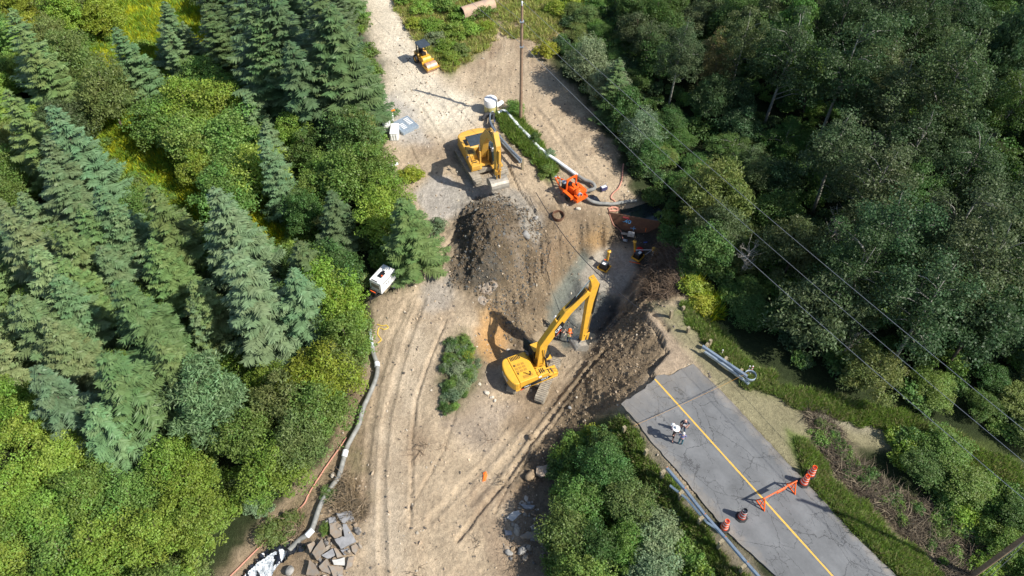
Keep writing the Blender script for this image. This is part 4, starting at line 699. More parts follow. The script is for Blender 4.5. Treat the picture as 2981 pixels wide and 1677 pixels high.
# bare trees
def dead_tree(u, v, h, label, lean=0.3, name='dead_tree', nb=30):
    p = hit(u, v) if v > 0 else U(u, v); root = thing(name, label, 'dead tree', p, 0, 'dead trees of the right wood'); b = MB(); top = Vector((lean*h*.5, 0, h)); b.tube([(0,0,-.3),(lean*h*.1,0,h*.35),tuple(top*.8)], [.085,.06,.03], 7, 0).build('trunk', 'dead', root, True)
    c = MB()
    for k in range(nb):
        t = rng.uniform(.35, .85); s = Vector((lean*h*.5*t, 0, h*t)); a = rng.uniform(0, 6.28); e = s+Vector((math.cos(a), math.sin(a), rng.uniform(.2, 1.0)))*h*rng.uniform(.14, .3); mid = s.lerp(e, .5)+Vector((rng.normal()*.1, rng.normal()*.1, -.1)); c.tube([s, mid, e], [.035, .022, .008], 4)
        for _ in range(4):
            s2 = mid.lerp(e, rng.random()); e2 = s2+Vector((rng.normal(), rng.normal(), abs(rng.normal())))*h*.05; c.tube([s2, e2], [.012, .005], 3)
    c.build('branches', 'dead', root)
dead_tree(2440,1050,4.2,'bare grey tree with spreading branches below the power lines', .25)
dead_tree(2150,810,4.0,'small bare grey tree by the power lines near the broken road', .1)
dead_tree(2385,760,5.5,'bare tree with pale branches in the mid right wood', .1)
dead_tree(2500,560,8.0,'tall bare branched tree amid the crowns of the right wood', .1)

# ------------------------------------------------------------ near road
A0 = U(1907,1104); A1 = U(2424,1677); rd = (A1-A0); rd.z = 0; RH = math.atan2(rd.y, rd.x); rmt = Matrix.Rotation(RH, 4, 'Z'); rmt.translation = A0; rinv = rmt.inverted()
def road_mat():
    m = bpy.data.materials.new('asphalt'); m.use_nodes = True; n, l = nodes(m); b = n['Principled BSDF']; b.inputs['Roughness'].default_value = .85; b.inputs['Specular IOR Level'].default_value = .3
    tc = n.new('ShaderNodeTexCoord')
    def noise(sc, det=6, ro=.6):
        t = n.new('ShaderNodeTexNoise'); t.inputs['Scale'].default_value = sc; t.inputs['Detail'].default_value = det; t.inputs['Roughness'].default_value = ro; l.new(tc.outputs['Object'], t.inputs['Vector']); return t
    def mth(op, a, b_=None, c=None):
        k = n.new('ShaderNodeMath'); k.operation = op
        for i, x in enumerate((a, b_, c)):
            if x is None: continue
            if isinstance(x, (int, float)): k.inputs[i].default_value = x
            else: l.new(x, k.inputs[i])
        return k.outputs[0]
    nz = noise(1.3, 5, .7); off = n.new('ShaderNodeVectorMath'); off.operation = 'SCALE'; off.inputs['Scale'].default_value = .5; l.new(nz.outputs['Color'], off.inputs[0]); ad = n.new('ShaderNodeVectorMath'); l.new(tc.outputs['Object'], ad.inputs[0]); l.new(off.outputs[0], ad.inputs[1])
    mp = n.new('ShaderNodeMapping'); mp.inputs['Scale'].default_value = (.55, 1, 1); l.new(ad.outputs[0], mp.inputs[0])
    def crack(sc, wd, thr):
        v = n.new('ShaderNodeTexVoronoi'); v.feature = 'DISTANCE_TO_EDGE'; v.inputs['Scale'].default_value = sc; l.new(mp.outputs[0], v.inputs['Vector']); ms_ = noise(.35 if sc < 1 else .6, 3); c = mth('LESS_THAN', v.outputs['Distance'], wd); g = mth('GREATER_THAN', ms_.outputs[0], thr); return mth('MULTIPLY', c, g)
    cr = mth('MAXIMUM', mth('MAXIMUM', crack(.5, .006, .3), crack(1.1, .009, .50)), crack(2.6, .016, .56))
    big = noise(.5, 4); med = noise(5, 6, .7); fine = noise(40, 4, .8)
    def mr(t, a0, a1, b0, b1):
        k = n.new('ShaderNodeMapRange'); k.inputs[1].default_value = a0; k.inputs[2].default_value = a1; k.inputs[3].default_value = b0; k.inputs[4].default_value = b1; l.new(t, k.inputs[0]); return k.outputs[0]
    v = mth('MULTIPLY', mth('MULTIPLY', mr(big.outputs[0], .3, .7, .72, 1.16), mr(med.outputs[0], .3, .7, .93, 1.07)), mr(fine.outputs[0], .3, .7, .88, 1.12))
    cb = n.new('ShaderNodeMix'); cb.data_type = 'RGBA'; cb.inputs[6].default_value = (.168,.173,.178,1); cb.inputs[7].default_value = (.035,.035,.038,1); l.new(mth('MULTIPLY', cr, .62), cb.inputs[0])
    sx = n.new('ShaderNodeSeparateXYZ'); l.new(tc.outputs['Object'], sx.inputs[0]); dn = noise(1.6, 6, .7)
    ed = mth('MULTIPLY', mth('SUBTRACT', mth('ABSOLUTE', mth('ADD', sx.outputs[1], .05)), 2.75), 1.6); en_ = mth('ADD', ed, mth('MULTIPLY', mth('SUBTRACT', dn.outputs[0], .5), 3.2)); fe = mth('MULTIPLY', mr(en_, 0, 1, 0, 1), .45)
    nr = mth('MULTIPLY', mr(mth('ADD', sx.outputs[0], mth('MULTIPLY', dn.outputs[0], 5)), 2.2, 5.5, 1, 0), .38); du = mth('MAXIMUM', fe, nr)
    # darker wheel paths
    wp = mth('MULTIPLY', mr(mth('ABSOLUTE', mth('SUBTRACT', mth('ABSOLUTE', mth('SUBTRACT', mth('ABSOLUTE', sx.outputs[1]), 1.6)), .85)), 0, .45, 1, 0), mr(big.outputs[0], .4, .6, 0, .16)); v = mth('MULTIPLY', v, mth('SUBTRACT', 1, wp))
    cd = n.new('ShaderNodeMix'); cd.data_type = 'RGBA'; l.new(du, cd.inputs[0]); l.new(cb.outputs[2], cd.inputs[6]); cd.inputs[7].default_value = (.29,.245,.19,1); cb = cd
    sc = n.new('ShaderNodeVectorMath'); sc.operation = 'SCALE'; l.new(cb.outputs[2], sc.inputs[0]); l.new(v, sc.inputs['Scale']); l.new(sc.outputs[0], b.inputs['Base Color'])
    bp = n.new('ShaderNodeBump'); bp.inputs['Distance'].default_value = .01; l.new(fine.outputs[0], bp.inputs['Height']); l.new(bp.outputs[0], b.inputs['Normal']); return m
M['asphalt'] = road_mat(); M['line'] = mat('yellow_line_paint', (.80,.45,.04), .65, 0, .25, 7, .1, col2=(.50,.34,.09))
broken = [(2018,1059),(2000,1068),(1978,1077),(1962,1088),(1950,1093),(1932,1090),(1915,1092),(1908,1096),(1904,1106),(1893,1116),(1884,1119),(1878,1131),(1861,1141),(1835,1160),(1822,1163),(1808,1176)]
lft = [(1859,1232),(1888,1274),(1950,1345),(2009,1415),(2115,1545),(2260,1677),(2330,1745)]
rgt = [(2760,1820),(2610,1677),(2497,1567),(2311,1366),(2214,1261),(2120,1160)]
poly = [rinv @ U(*p) for p in broken+lft+rgt]; q_ = []; nb_ = len(broken)
for i in range(len(poly)):
    a_, b_ = poly[i], poly[(i+1) % len(poly)]; e = b_-a_; k = max(1, int(e.length/.3)); nrm = Vector((-e.y, e.x, 0)).normalized()
    for j in range(k): q_.append(a_+e*(j/k)+nrm*(random.uniform(-.045, .045) if j else 0))
poly = q_ 
b = MB(); b.prism([(p.x, p.y) for p in poly], -.16, .0, 0, 'z'); ro = b.build('road', 'asphalt'); ro.matrix_world = rmt; tag(ro, 'cracked grey asphalt road with a broken end', 'road', kind='structure')
b = MB(); yl = [];
for i in range(60):
    t = -0.02+i*.40; yl.append((t, .055+.012*random.random())); 
b.v = []; 
L0 = [(t, w) for t, w in yl]+[(t, -w) for t, w in yl[::-1]]; b.add([(x, y, .004) for x, y in L0], [tuple(range(len(L0)))]); yo = b.build('centre_line', 'line', ro); tag(yo, kind='structure')
def on_road(u, v): return U(u, v, 0)
# broken asphalt chunks at the road end
def slab(pts, z, th, mt, label, name='asphalt_slab', tilt=(0, 0), cat='slab', group=None, lay=True):
    P = [U(*p, z) for p in pts]; c = sum(P, Vector())/len(P); zc = (max if th > .06 else (lambda g: sum(g)/len(g)))([float(T(p.x, p.y)) for p in P]) if lay else z; P = [U(*p, zc+th*.5) for p in pts]; c = sum(P, Vector())/len(P)
    b = MB(); n = len(P); top = [Vector((p.x-c.x, p.y-c.y, 0)) for p in P]; poly = []
    for i in range(n):
        a_ = top[i]; b_ = top[(i+1) % n]; k = 3; e = (b_-a_); nrm = Vector((-e.y, e.x, 0)).normalized()
        for j in range(k): poly.append(a_+e*(j/k)+nrm*(random.uniform(-.04, .04)*min(1, e.length) if j else 0))
    m_ = len(poly); vs = [p+Vector((0, 0, random.uniform(-.012, .012))) for p in poly]+[p*.96+Vector((0, 0, -th+random.uniform(-.03, .03))) for p in poly]
    b.add(vs, [tuple(range(m_)), tuple(range(m_, 2*m_))[::-1]]+[(i, i+m_, (i+1) % m_+m_, (i+1) % m_) for i in range(m_)])
    o = b.build(name, mt, None, loc=(c.x, c.y, zc+th*.75)); o.rotation_euler = (tilt[0]+(random.uniform(-.14, .14) if th > .15 else 0), tilt[1]+(random.uniform(-.14, .14) if th > .15 else 0), 0); return tag(o, label, cat, group)
M['slabm'] = mat('old_asphalt', (.27,.245,.21), .9, 0, .3, 2.6, .5, col2=(.30,.22,.15)); M['slabg'] = mat('grey_asphalt', (.27,.27,.275), .9, 0, .25, 2.2, .3); M['slabd'] = mat('dark_asphalt', (.09,.09,.095), .9, 0, .3, 3, .3)
for i, (pts, mt, lab, ti) in enumerate([
 ([(1876,1128),(1890,1119),(1902,1112),(1900,1122),(1885,1133)], 'slabd', 'dark broken asphalt chunk at the end of the yellow line', (.05,.05)),
 ([(1862,1146),(1874,1134),(1888,1136),(1880,1145)], 'slabd', 'dark asphalt chunk left of the one touching the yellow line', (.06,-.05)),
 ([(1828,1163),(1840,1156),(1846,1162),(1834,1169)], 'slabd', 'small asphalt chunk near the left corner of the broken road end', (.02,.06))]):
    slab(pts, -.1, .12, mt, lab, tilt=ti, group='chunks at the broken road end')
SG = 'asphalt slabs dumped at the bottom left'
F = 197/819.
def sp(L): return [(900+x*F, 1480+y*F) for x, y in L]
for pts, mt, lab, th, ti in [
 (sp([(330,60),(515,40),(545,130),(450,155),(415,185),(370,140)]), 'slabg', 'grey square-cornered asphalt slab, topmost of the dumped pile', .22, (.03,.05)),
 (sp([(235,120),(315,100),(330,165),(245,190)]), 'slabg', 'small grey slab left of the topmost slab', .2, (-.05,.04)),
 (sp([(245,190),(330,170),(400,215),(395,330),(320,375),(255,310)]), 'slabm', 'brown dusty slab in the upper middle of the dumped pile', .25, (.05,-.06)),
 (sp([(410,200),(450,190),(570,400),(490,440),(385,495),(310,385),(400,345),(430,350)]), 'slabg', 'largest grey slab right of centre in the dumped pile', .25, (.04,.08)),
 (sp([(380,505),(470,490),(480,540),(425,565)]), 'slabg', 'small grey slab just under the largest one', .2, (.1,0)),
 (sp([(30,535),(160,375),(215,500),(90,625)]), 'slabm', 'brown pointed slab leaning at the left of the dumped pile', .25, (.15,-.2)),
 (sp([(150,570),(290,490),(315,570),(225,610)]), 'slabg', 'grey slab lying between the pointed and the pale slabs', .2, (.1,.05)),
 (sp([(300,490),(330,485),(410,580),(340,600)]), 'slabm', 'brown slab wedged above the pale slab', .2, (-.1,.1)),
 (sp([(280,630),(430,595),(430,690),(300,685)]), 'wht2', 'pale concrete slab low in the dumped pile', .16, (.1,.15)),
 (sp([(115,700),(220,615),(280,740),(250,800),(150,760)]), 'slabm', 'brown slab below the grey one at the bottom of the pile', .25, (.1,-.1)),
 (sp([(0,620),(60,670),(135,790),(60,819),(-40,800)]), 'slabm', 'brown slab in the lower left corner of the pile', .25, (.05,-.1)),
 (sp([(-20,450),(60,400),(80,440),(10,540)]), 'slabm', 'narrow brown slab beside the black plastic sheet', .2, (.05,.1)),
 (sp([(480,600),(550,580),(520,700),(440,740)]), 'slabm', 'brown slab at the right edge under the pale slab', .22, (.1,.1)),
 (sp([(510,460),(570,430),(600,470),(560,560),(520,520)]), 'slabm', 'brown crumbling slab right of the largest grey one', .22, (0,.12)),
 (sp([(240,700),(420,720),(400,800),(290,830)]), 'slabm', 'broad brown slab at the bottom of the pile', .22, (.1,.02))]:
    if mt == 'wht2' and 'wht2' not in M: M['wht2'] = mat('pale_concrete', (.50,.49,.46), .85, 0, .15, 3, .1)
    slab(pts, -4.9, th, mt, lab, tilt=ti, group=SG)
F2 = 600/1749.
def sq(L): return [(1400+x*F2, 1180+y*F2) for x, y in L]
for pts, mt, lab, th in [(sq([(215,960),(270,905),(335,890),(345,915),(270,985)]), 'wht2', 'pale slab left of the dumped rubble by the thicket', .2),
 (sq([(330,1120),(400,1080),(530,1060),(560,1100),(530,1180),(450,1130),(360,1135)]), 'slabm', 'large grey-brown slab amid rubble under the thicket', .3),
 (sq([(200,1060),(260,1070),(265,1100),(210,1105)]), 'slabg', 'small grey slab left of the large rubble slab', .2),
 (sq([(330,835),(400,845),(460,855),(430,880),(370,875)]), 'slabg', 'grey slab in the shade at the thicket edge', .2),
 (sq([(470,530),(560,510),(640,530),(640,560),(520,610),(470,590)]), 'slabm', 'dirt covered slab below the grey clay clods by the thicket', .35)]:
    slab(pts, -4.2, th, mt, lab, tilt=(.05,.05), group='slabs beside the thicket')
for pts, lab in [([(1392,834),(1405,824),(1426,818),(1447,823),(1452,836),(1436,850),(1428,862),(1408,858),(1396,848)], 'grey asphalt remnant above the orange sand face'), ([(1394,862),(1408,863),(1419,870),(1421,881),(1410,892),(1398,886),(1390,875)], 'smaller asphalt remnant above the orange sand face')]:
    REMN = globals().setdefault('REMN', []); REMN.append((pts, lab))
bi = 0
def boulder(u, v, s, col, label, sq_=.7):
    if col not in M: M[col] = mat('boulder', dict(pale=(.62,.55,.45), browns=(.30,.22,.14), greys=(.30,.29,.27))[col[2:]], .9, 0, .3, 3, .2)
    me = rock_mesh('boulder', 2, sq_); me.materials.clear(); me.materials.append(M[col]); me.polygons.foreach_set('use_smooth', [False]*len(me.polygons)); p = hit(u, v); o = link(bpy.data.objects.new('boulder', me)); o.location = p+Vector((0, 0, s*.22)); o.scale = (s, s*.85, s); o.rotation_euler = (0, 0, rng.uniform(0, 6)); tag(o, label, 'rock', 'single rocks on the dirt')
for a in [(1417,1146,.45,'b_pale','white angular rock left of the near excavator counterweight'),(1432,1158,.35,'b_pale','pale rock between the white rock and the track ruts'),(1441,1168,.3,'b_pale','pale rock lower right of the white angular rock'),(1478,1021,.35,'b_pale','whitish rock beside the near excavator rear'),(1545,1275,.5,'b_browns','brown rock at the head of the long ruts'),(1480,1610,.6,'b_greys','rounded grey boulder in the bottom rubble'),(1492,1600,.45,'b_browns','smaller brown boulder right of the rounded grey one'),(1520,1606,.7,'b_greys','grey boulder at the right of the bottom rubble'),(1543,1388,.9,'b_browns','brown boulder at the thicket edge'),(1658,1188,.35,'b_greys','rounded grey rock on the ruts below the bank'),(1683,610,.45,'b_pale','pale rock below the orange pump trailer'),(1532,690,.9,'b_greys','large grey clod on the right of the mound'),(1560,638,.5,'b_greys','grey clod at the upper right of the mound'),(845,1663,.8,'b_greys','dark round boulder beside the black plastic sheet'),(970,1385,.5,'b_pale','pale rock between the pink hose and grey hose'),(1984,795,.5,'b_pale','orange brown rock on the brush bank'),(1665,997,.45,'b_pale','whitish rock behind the excavator bucket')]: boulder(*a)

# ------------------------------------------------------------ excavators
def rounded(x0, x1, z0, z1, r):
    out = []
    for cx, cz, a0 in ((x1-r, z1-r, 0), (x0+r, z1-r, 90), (x0+r, z0+r, 180), (x1-r, z0+r, 270)):
        for k in range(5): a = R(a0+22.5*k); out.append((cx+r*math.cos(a), cz+r*math.sin(a)))
    return out
def track(parent, y, L, wd, hgt, rz, gy, sh=0.):
    fr = Matrix.Rotation(rz, 4, 'Z') @ Matrix.Translation((sh, 0, 0)); b = MB(); r = hgt/2; peri = 2*(L-hgt)+2*math.pi*r; n = int(peri/.2)
    for k in range(n):
        s = peri*k/n
        if s < L-hgt: c = (s-(L-hgt)/2, hgt-.03); a = 0
        elif s < L-hgt+math.pi*r: t = (s-(L-hgt))/r; c = ((L-hgt)/2+(r-.03)*math.sin(t), r+(r-.03)*math.cos(t)); a = -t
        elif s < 2*(L-hgt)+math.pi*r: t = s-(L-hgt)-math.pi*r; c = ((L-hgt)/2-t, .03); a = math.pi
        else: t = (s-2*(L-hgt)-math.pi*r)/r; c = (-(L-hgt)/2-(r-.03)*math.sin(t), r-(r-.03)*math.cos(t)); a = math.pi-t
        m_ = fr @ Matrix.Translation((c[0], y, c[1])) @ Matrix.Rotation(-a, 4, 'Y')
        for dz_, dx, hz in ((0, .185, .05), (.035, .03, .05)):
            kk_ = len(b.v); 
            for z in (-.5, .5):
                for x, yy in ((-.5,-.5),(.5,-.5),(.5,.5),(-.5,.5)): b.v.append(tuple(m_ @ Vector((x*dx-(.07 if hz==.05 and dz_ else 0), yy*wd, z*hz+dz_))))
            b.f += [tuple(i+kk_ for i in f) for f in ((3,2,1,0),(4,5,6,7),(0,1,5,4),(1,2,6,5),(2,3,7,6),(3,0,4,7))]; b.m += [0]*6
    t = b.build('track', 'mud', parent)
    f = MB(); f.prism(rounded(-L/2+.12, L/2-.12, .12, hgt-.09, hgt/2-.12), y-wd*.36, y+wd*.36, 0, 'y', fr); f.build('track_frame', 'mud', t)
def seg(b, P, w, y0, m=0):   # side-view polygon from (r,z) list
    b.prism(P, y0-w/2, y0+w/2, m)
def fat(line, ws):           # polyline (r,z) with thickness -> closed polygon
    up = []; dn = []
    for i, p in enumerate(line):
        a = Vector(line[max(i-1, 0)]); c = Vector(line[min(i+1, len(line)-1)]); d = (c-a).normalized(); nn_ = Vector((-d.y, d.x)); up.append(tuple(Vector(p)+nn_*ws[i]/2)); dn.append(tuple(Vector(p)-nn_*ws[i]/2))
    return up+dn[::-1]
def excavator(label, root_loc, hd, thd, arm, long_hose, old, cat_text, scale=1.):
    """arm: boom pts, stick pts, bucket pin in the plane y=0 of the house (x forward, z up)"""
    Y1 = 'yel' if not old else 'yel2'
    root = thing('excavator', label, 'excavator', root_loc, R(hd), 'excavators'); root.scale = (scale,)*3; dr = R(thd-hd)
    for y in (-1.4, 1.3): track(root, y, 4.9, .85, .95, dr, y, -.25 if cat_text else 0)
    b = MB(); b.box((0,0,.62), (2.6,1.9,.42), 0, Matrix.Rotation(dr, 3, 'Z')); b.lathe([(.75,.8),(.75,1.08)], 24, 0); b.build('undercarriage', 'mud', root, bevel=.03)
    b = MB(); b.prism([(-2.55,-1.5),(1.55,-1.5),(1.55,-.45),(1.2,-.42),(1.2,.42),(1.9,.45),(1.9,1.5),(-2.55,1.5)], 1.05, 1.26, 0, 'z'); b.build('deck', Y1, root, bevel=.03)
    # engine hood with counterweight
    b = MB(); b.prism([(-2.15,1.24),(-.35,1.24),(-.35,2.12),(-.5,2.25),(-2.15,2.25)], -1.46, 1.46); hood = b.build('engine_hood', Y1, root, bevel=.06)
    g = MB()
    for ix in range(3):
        for iy in range(3): g.box((-1.85+ix*.36, -.35+iy*.34, 2.262), (.26,.24,.03), 0)
    g.box((-1.2,-1.05,2.262),(.9,.3,.03),0); g.build('grille', 'blk' if old else M.setdefault('grl', mat('louvre', (.45,.24,.03), .6)), hood)
    g = MB(); [g.box((-1.95+i*.14, 1.12, 2.262), (.07,.42,.03), 0) for i in range(7)]; g.build('louvre', 'blk', hood)
    g = MB(); g.tube([(-1.0,-1.05,2.2),(-1.0,-1.05,2.75),(-1.08,-1.05,2.85)], .06, 10); g.build('exhaust_pipe', 'blk', hood, True)
    g = MB(); [g.box((-1.92, y, 2.27), (.1,.16,.07), 0) for y in (-.55,.35)]; g.build('hinge', 'blk', hood)
    if old: g = MB(); g.box((-1.25,.15,2.27),(1.5,2.0,.05),0); g.build('hood_cover', 'gry', hood, bevel=.05)
    cw = [(-2.15,-1.5)]+[(-2.2-.78*math.cos(R(a))**.7 if abs(a) < 90 else -2.2, 1.5*math.sin(R(a))) for a in range(-84, 85, 12)]+[(-2.15,1.5)]
    b = MB(); b.prism(cw, 1.12, 2.22, 0, 'z'); cwo = b.build('counterweight', Y1, root, bevel=.12)
    if cat_text:
        tx = text('rear_lettering', 'CAT', .62, 'wht', cwo, frame((-2.99,0,1.68), (0,-1,0), (0,0,1)), .008)
        s = MB(); s.prism([(-2.1,1.2),(-1.9,1.5),(-.4,1.72),(.6,1.68),(1.0,1.45),(.6,1.3),(-2.1,1.06)], -1.512, -1.502, 0); st = s.build('side_stripe', 'blk', root)
        text('stripe_lettering', 'CAT', .36, 'wht', st, frame((.25,-1.522,1.53), (1,0,0), (0,0,1)), .006); text('model_lettering', '330D L', .21, 'wht', st, frame((-1.45,-1.522,1.36), (1,0,0), (0,0,1)), .006)
        s = MB(); s.prism([(-2.12,1.22),(-2.12,1.06),(-1.75,1.12)], -1.53, -1.515, 0); s.build('red_flash', 'redw', st)
        s = MB(); s.box((-.2,-1.47,2.0),(.3,.02,.2)); s.build('white_sticker', 'wht', hood)
    # right side tanks and tool box
    b = MB(); b.box((.15,-1.03,1.72),(1.0,.86,.94)); b.build('fuel_tank', Y1, root, bevel=.06)
    b = MB(); b.box((1.15,-1.03,1.46),(.95,.86,.44)); tb = b.build('tool_box', Y1, root, bevel=.05)
    g = MB(); [g.box((x,-1.03,z),(.09,.5,.02)) for x, z in ((.85,1.69),(1.1,1.69),(-.05,2.2),(.12,2.2),(.29,2.2))]; g.build('tread_plate', 'blk', tb)
    g = MB(); g.tube([(1.55,-1.42,1.3),(1.58,-1.42,2.3),(1.1,-1.42,2.5),(.5,-1.42,2.75),(-.2,-1.42,2.65),(-.25,-1.42,2.25)], .022, 6); g.tube([(1.45,-.66,1.6),(1.45,-.66,2.35),(.6,-.66,2.7)], .022, 6); g.build('handrail', 'blk', root)
    g = MB(); g.box((.95,-1.62,2.3),(.06,.24,.3)); g.tube([(.95,-1.42,2.4),(.95,-1.6,2.4)], .015, 5); g.build('mirror', 'chrome', root, bevel=.02)
    # cab on the left
    c = [(.0,1.26),(1.55,1.26),(1.78,1.9),(1.55,2.85),(1.3,3.02),(.0,3.02)]
    b = MB(); b.prism(c, .48, 1.46); cab = b.build('cab', 'blk', root, bevel=.06)
    g = MB(); g.prism([(.12,1.95),(1.45,1.95),(1.62,2.0),(1.45,2.78),(.12,2.82)], 1.462, 1.475); g.prism([(.12,1.95),(1.45,1.95),(1.62,2.0),(1.45,2.78),(.12,2.82)], .465, .478); g.box((-.012,.97,2.45),(.012,.75,.6)); g.build('side_window', 'glass', cab)
    g = MB(); g.add([(1.60,.56,1.40),(1.60,1.38,1.40),(1.80,1.38,1.92),(1.80,.56,1.92),(1.575,.56,2.8),(1.575,1.38,2.8)], [(0,1,2,3),(3,2,5,4)]); g.build('windscreen', 'glass', cab)
    g = MB(); g.box((.68,.97,3.05),(1.2,.9,.06)); g.build('cab_roof', Y1 if not old else 'gry', cab, bevel=.04); g = MB(); g.box((.95,.97,3.09),(.5,.55,.02)); g.build('roof_hatch', 'glass' if old else 'yel2', cab)
    if not old: g = MB(); g.box((.1,1.95,2.2),(.06,.95,1.7),0,Matrix.Rotation(R(25),3,'Z')); g.build('open_door', 'glass', cab)
    g = MB(); g.lathe([(.09,3.0),(.09,3.1),(.05,3.13)], 10, 0, (1.35,.7,0)); g.build('work_light', 'wht', cab)
    # boom, stick, bucket
    boom, stick, pin = arm['boom'], arm['stick'], arm['pin']
    b = MB(); wb = [.62]+[.82]+[.78]*(len(boom)-3)+[.5]; seg(b, fat(boom, wb), .58, 0); bo = b.build('boom', Y1, root, bevel=.04)
    b = MB()
    for y in (-.2,-.1,.0,.1): b.tube([Vector((p[0], y, p[1]))+off for p, off in [(Vector(q), Vector((-.05, 0, .42)) if i else Vector((-.42,0,.1))) for i, q in enumerate(boom)]], .028, 6)
    b.build('boom_hose', 'blk', bo, True)
    if cat_text:
        i0 = 1; p0 = Vector(boom[1]); p1 = Vector(boom[-1]); d = (p1-p0).normalized(); nr = Vector((-d.y, d.x)); c0 = p0.lerp(p1, .33)
        P = [c0-d*.95-nr*.32, c0-d*.2+nr*.30, c0+d*.95+nr*.34, c0+d*.75-nr*.12, c0+d*.2-nr*.32]
        s = MB(); s.prism([tuple(p) for p in P], -.302, -.292); s.build('boom_stripe', 'blk', bo); x3 = (d.x, 0, d.y); text('boom_lettering', 'CAT', .44, 'wht', bo, frame((c0.x, -.312, c0.y), x3, (nr.x, 0, nr.y)), .006)
        s = MB(); s.prism([tuple(p) for p in (c0-d*.98-nr*.34, c0+d*.1-nr*.34, c0-d*.1-nr*.24)], -.312, -.303); s.build('red_flash', 'redw', bo)
    else:
        s = MB(); bm_ = Vector(boom[1]).lerp(Vector(boom[2]), .3); s.box((bm_.x, 0, bm_.y+.4), (.3, .3, .03)); s.build('vent_plate', 'blk', bo)
    # boom cylinders
    foot = Vector((.95, 1.45)); at_ = Vector(boom[1]).lerp(Vector(boom[0]), .12 if not old else .2)
    for y in (-.42, .42):
        b = MB(); f3 = Vector((foot.x, y, foot.y)); a3 = Vector((at_.x, y, at_.y)); b.tube([f3, f3.lerp(a3, .58)], .10, 12); o = b.build('boom_cylinder', Y1 if old else 'blk', root, True); b = MB(); b.tube([f3.lerp(a3, .56), a3], .05, 10); b.build('rod', 'chrome', o, True)
    b = MB(); ws = arm.get('sw', [.55,.62,.4,.34]); seg(b, fat(stick, ws), .46, 0); stc = b.build('stick', Y1, root, bevel=.03)
    if old: b = MB(); b.tube([(stick[1][0]-.3,-.1,stick[1][1]),(stick[2][0]-.25,-.1,stick[2][1]+.3)], .06, 8); b.build('stick_hose', 'blk', stc)
    bp = Vector(boom[-2]).lerp(Vector(boom[1]), .15 if len(boom) > 3 else .4); bp = Vector(boom[1]).lerp(Vector(boom[-1]), .45); d = (Vector(boom[-1])-Vector(boom[1])).normalized(); nr = Vector((-d.y, d.x)); s0 = bp+nr*.62; s1 = Vector(stick[0])
    b = MB(); b.tube([(s0.x,0,s0.y), tuple(Vector((s0.x,0,s0.y)).lerp(Vector((s1.x,0,s1.y)), .55))], .13, 12); o = b.build('stick_cylinder', Y1 if old else 'blk', root, True); b = MB(); b.tube([tuple(Vector((s0.x,0,s0.y)).lerp(Vector((s1.x,0,s1.y)), .53)), (s1.x,0,s1.y)], .06, 10); b.build('rod', 'chrome', o, True); b = MB(); b.box((s0.x,0,s0.y-.1),(.4,.3,.35)); b.build('bracket', Y1, o, bevel=.03)
    # bucket cylinder outside of the stick and linkage
    e = Vector(pin); t0 = Vector(stick[1]); dd = (e-t0).normalized(); on = Vector((-dd.y, dd.x)); on = on if on.x > 0 else -on; q0 = t0+on*.5+dd*.3; q1 = e-dd*1.0+on*.45
    b = MB(); m3 = lambda p: Vector((p.x, 0, p.y)); b.tube([m3(q0), m3(q0).lerp(m3(q1), .6)], .10, 12); o = b.build('bucket_cylinder', Y1 if old else 'blk', root, True); b = MB(); b.tube([m3(q0).lerp(m3(q1), .58), m3(q1)], .05, 8); b.build('rod', 'chrome', o, True)
    b = MB(); [b.beam((q1.x,y,q1.y),(e.x-dd.x*.9,y,e.y-dd.y*.9),.07,.2) for y in (-.26,.26)]; [b.beam((q1.x,y,q1.y),(e.x+on.x*.42,y,e.y+on.y*.42),.07,.18) for y in (-.16,.16)]; b.build('linkage', Y1, root, bevel=.02)
    bw, ba = arm['bw'], R(arm['ba']); pr_ = []
    for k in range(0, 11): a = R(-30+21*k); pr_.append((.74*math.cos(a)*1.05, .74*math.sin(a)*.9-.8))
    inner = [(x*.86, (z+.75)*.86-.75) for x, z in pr_[::-1]]; shell = pr_+inner; fm = Matrix.Translation((e.x, 0, e.y)) @ Matrix.Rotation(ba, 4, 'Y')
    b = MB(); b.prism(shell, -bw/2, bw/2, 0, 'y', fm); [b.prism(pr_, s*bw/2-.03, s*bw/2+.03, 0, 'y', fm) for s in (-1, 1)]; [b.prism([(-.3,.08),(.25,.12),(.5,-.35),(-.45,-.35)], y-.03, y+.03, 0, 'y', fm) for y in (-.22,.22)]
    bk = b.build('bucket', 'stl', root, bevel=.015); b = MB()
    for k in range(5): y = -bw/2+.08+k*(bw-.16)/4; x, z = pr_[0]; b.prism([(x-.05,z-.06),(x-.05,z+.06),(x+.10,z+.3)], y-.05, y+.05, 0, 'y', fm)
    b.build('tooth', 'stl', bk); return root
def plane_px(root_loc, hd, pts, y=0.):
    a = R(hd); d = np.array([math.cos(a), math.sin(a)]); nrm = np.array([-d[1], d[0]]); o = np.array([0, 0, CH]); c = np.array(root_loc)[:2]+nrm*y; out = []
    for u, v in pts:
        r_ = un(u, v)-o; t = ((c-o[:2])@nrm)/(r_[:2]@nrm); P = o+r_*t; out.append((float((P[:2]-c)@d), float(P[2]-root_loc[2])))
    return out
g1 = -3.9; SC = .87; C1 = (1.82, 33.0, g1); H1 = 24
q = plane_px(C1, H1, [(1578,1002),(1650,905),(1712,845),(1730,818),(1712,880),(1697,975),(1694,988)])
q = [(a/SC, b/SC) for a, b in q]; print('EXC1', q)
bt = q[3]; arm1 = dict(boom=[(.35,1.75),(q[0][0]+.05,q[0][1]),(q[1]),(q[2])], stick=[(bt[0]-.25,bt[1]+.55),(bt[0]+.05,bt[1]-.3),(q[4][0]+.1,q[4][1]),(q[6][0],q[6][1])], pin=q[6], bw=1.15, ba=20, sw=[.5,.75,.6,.36])
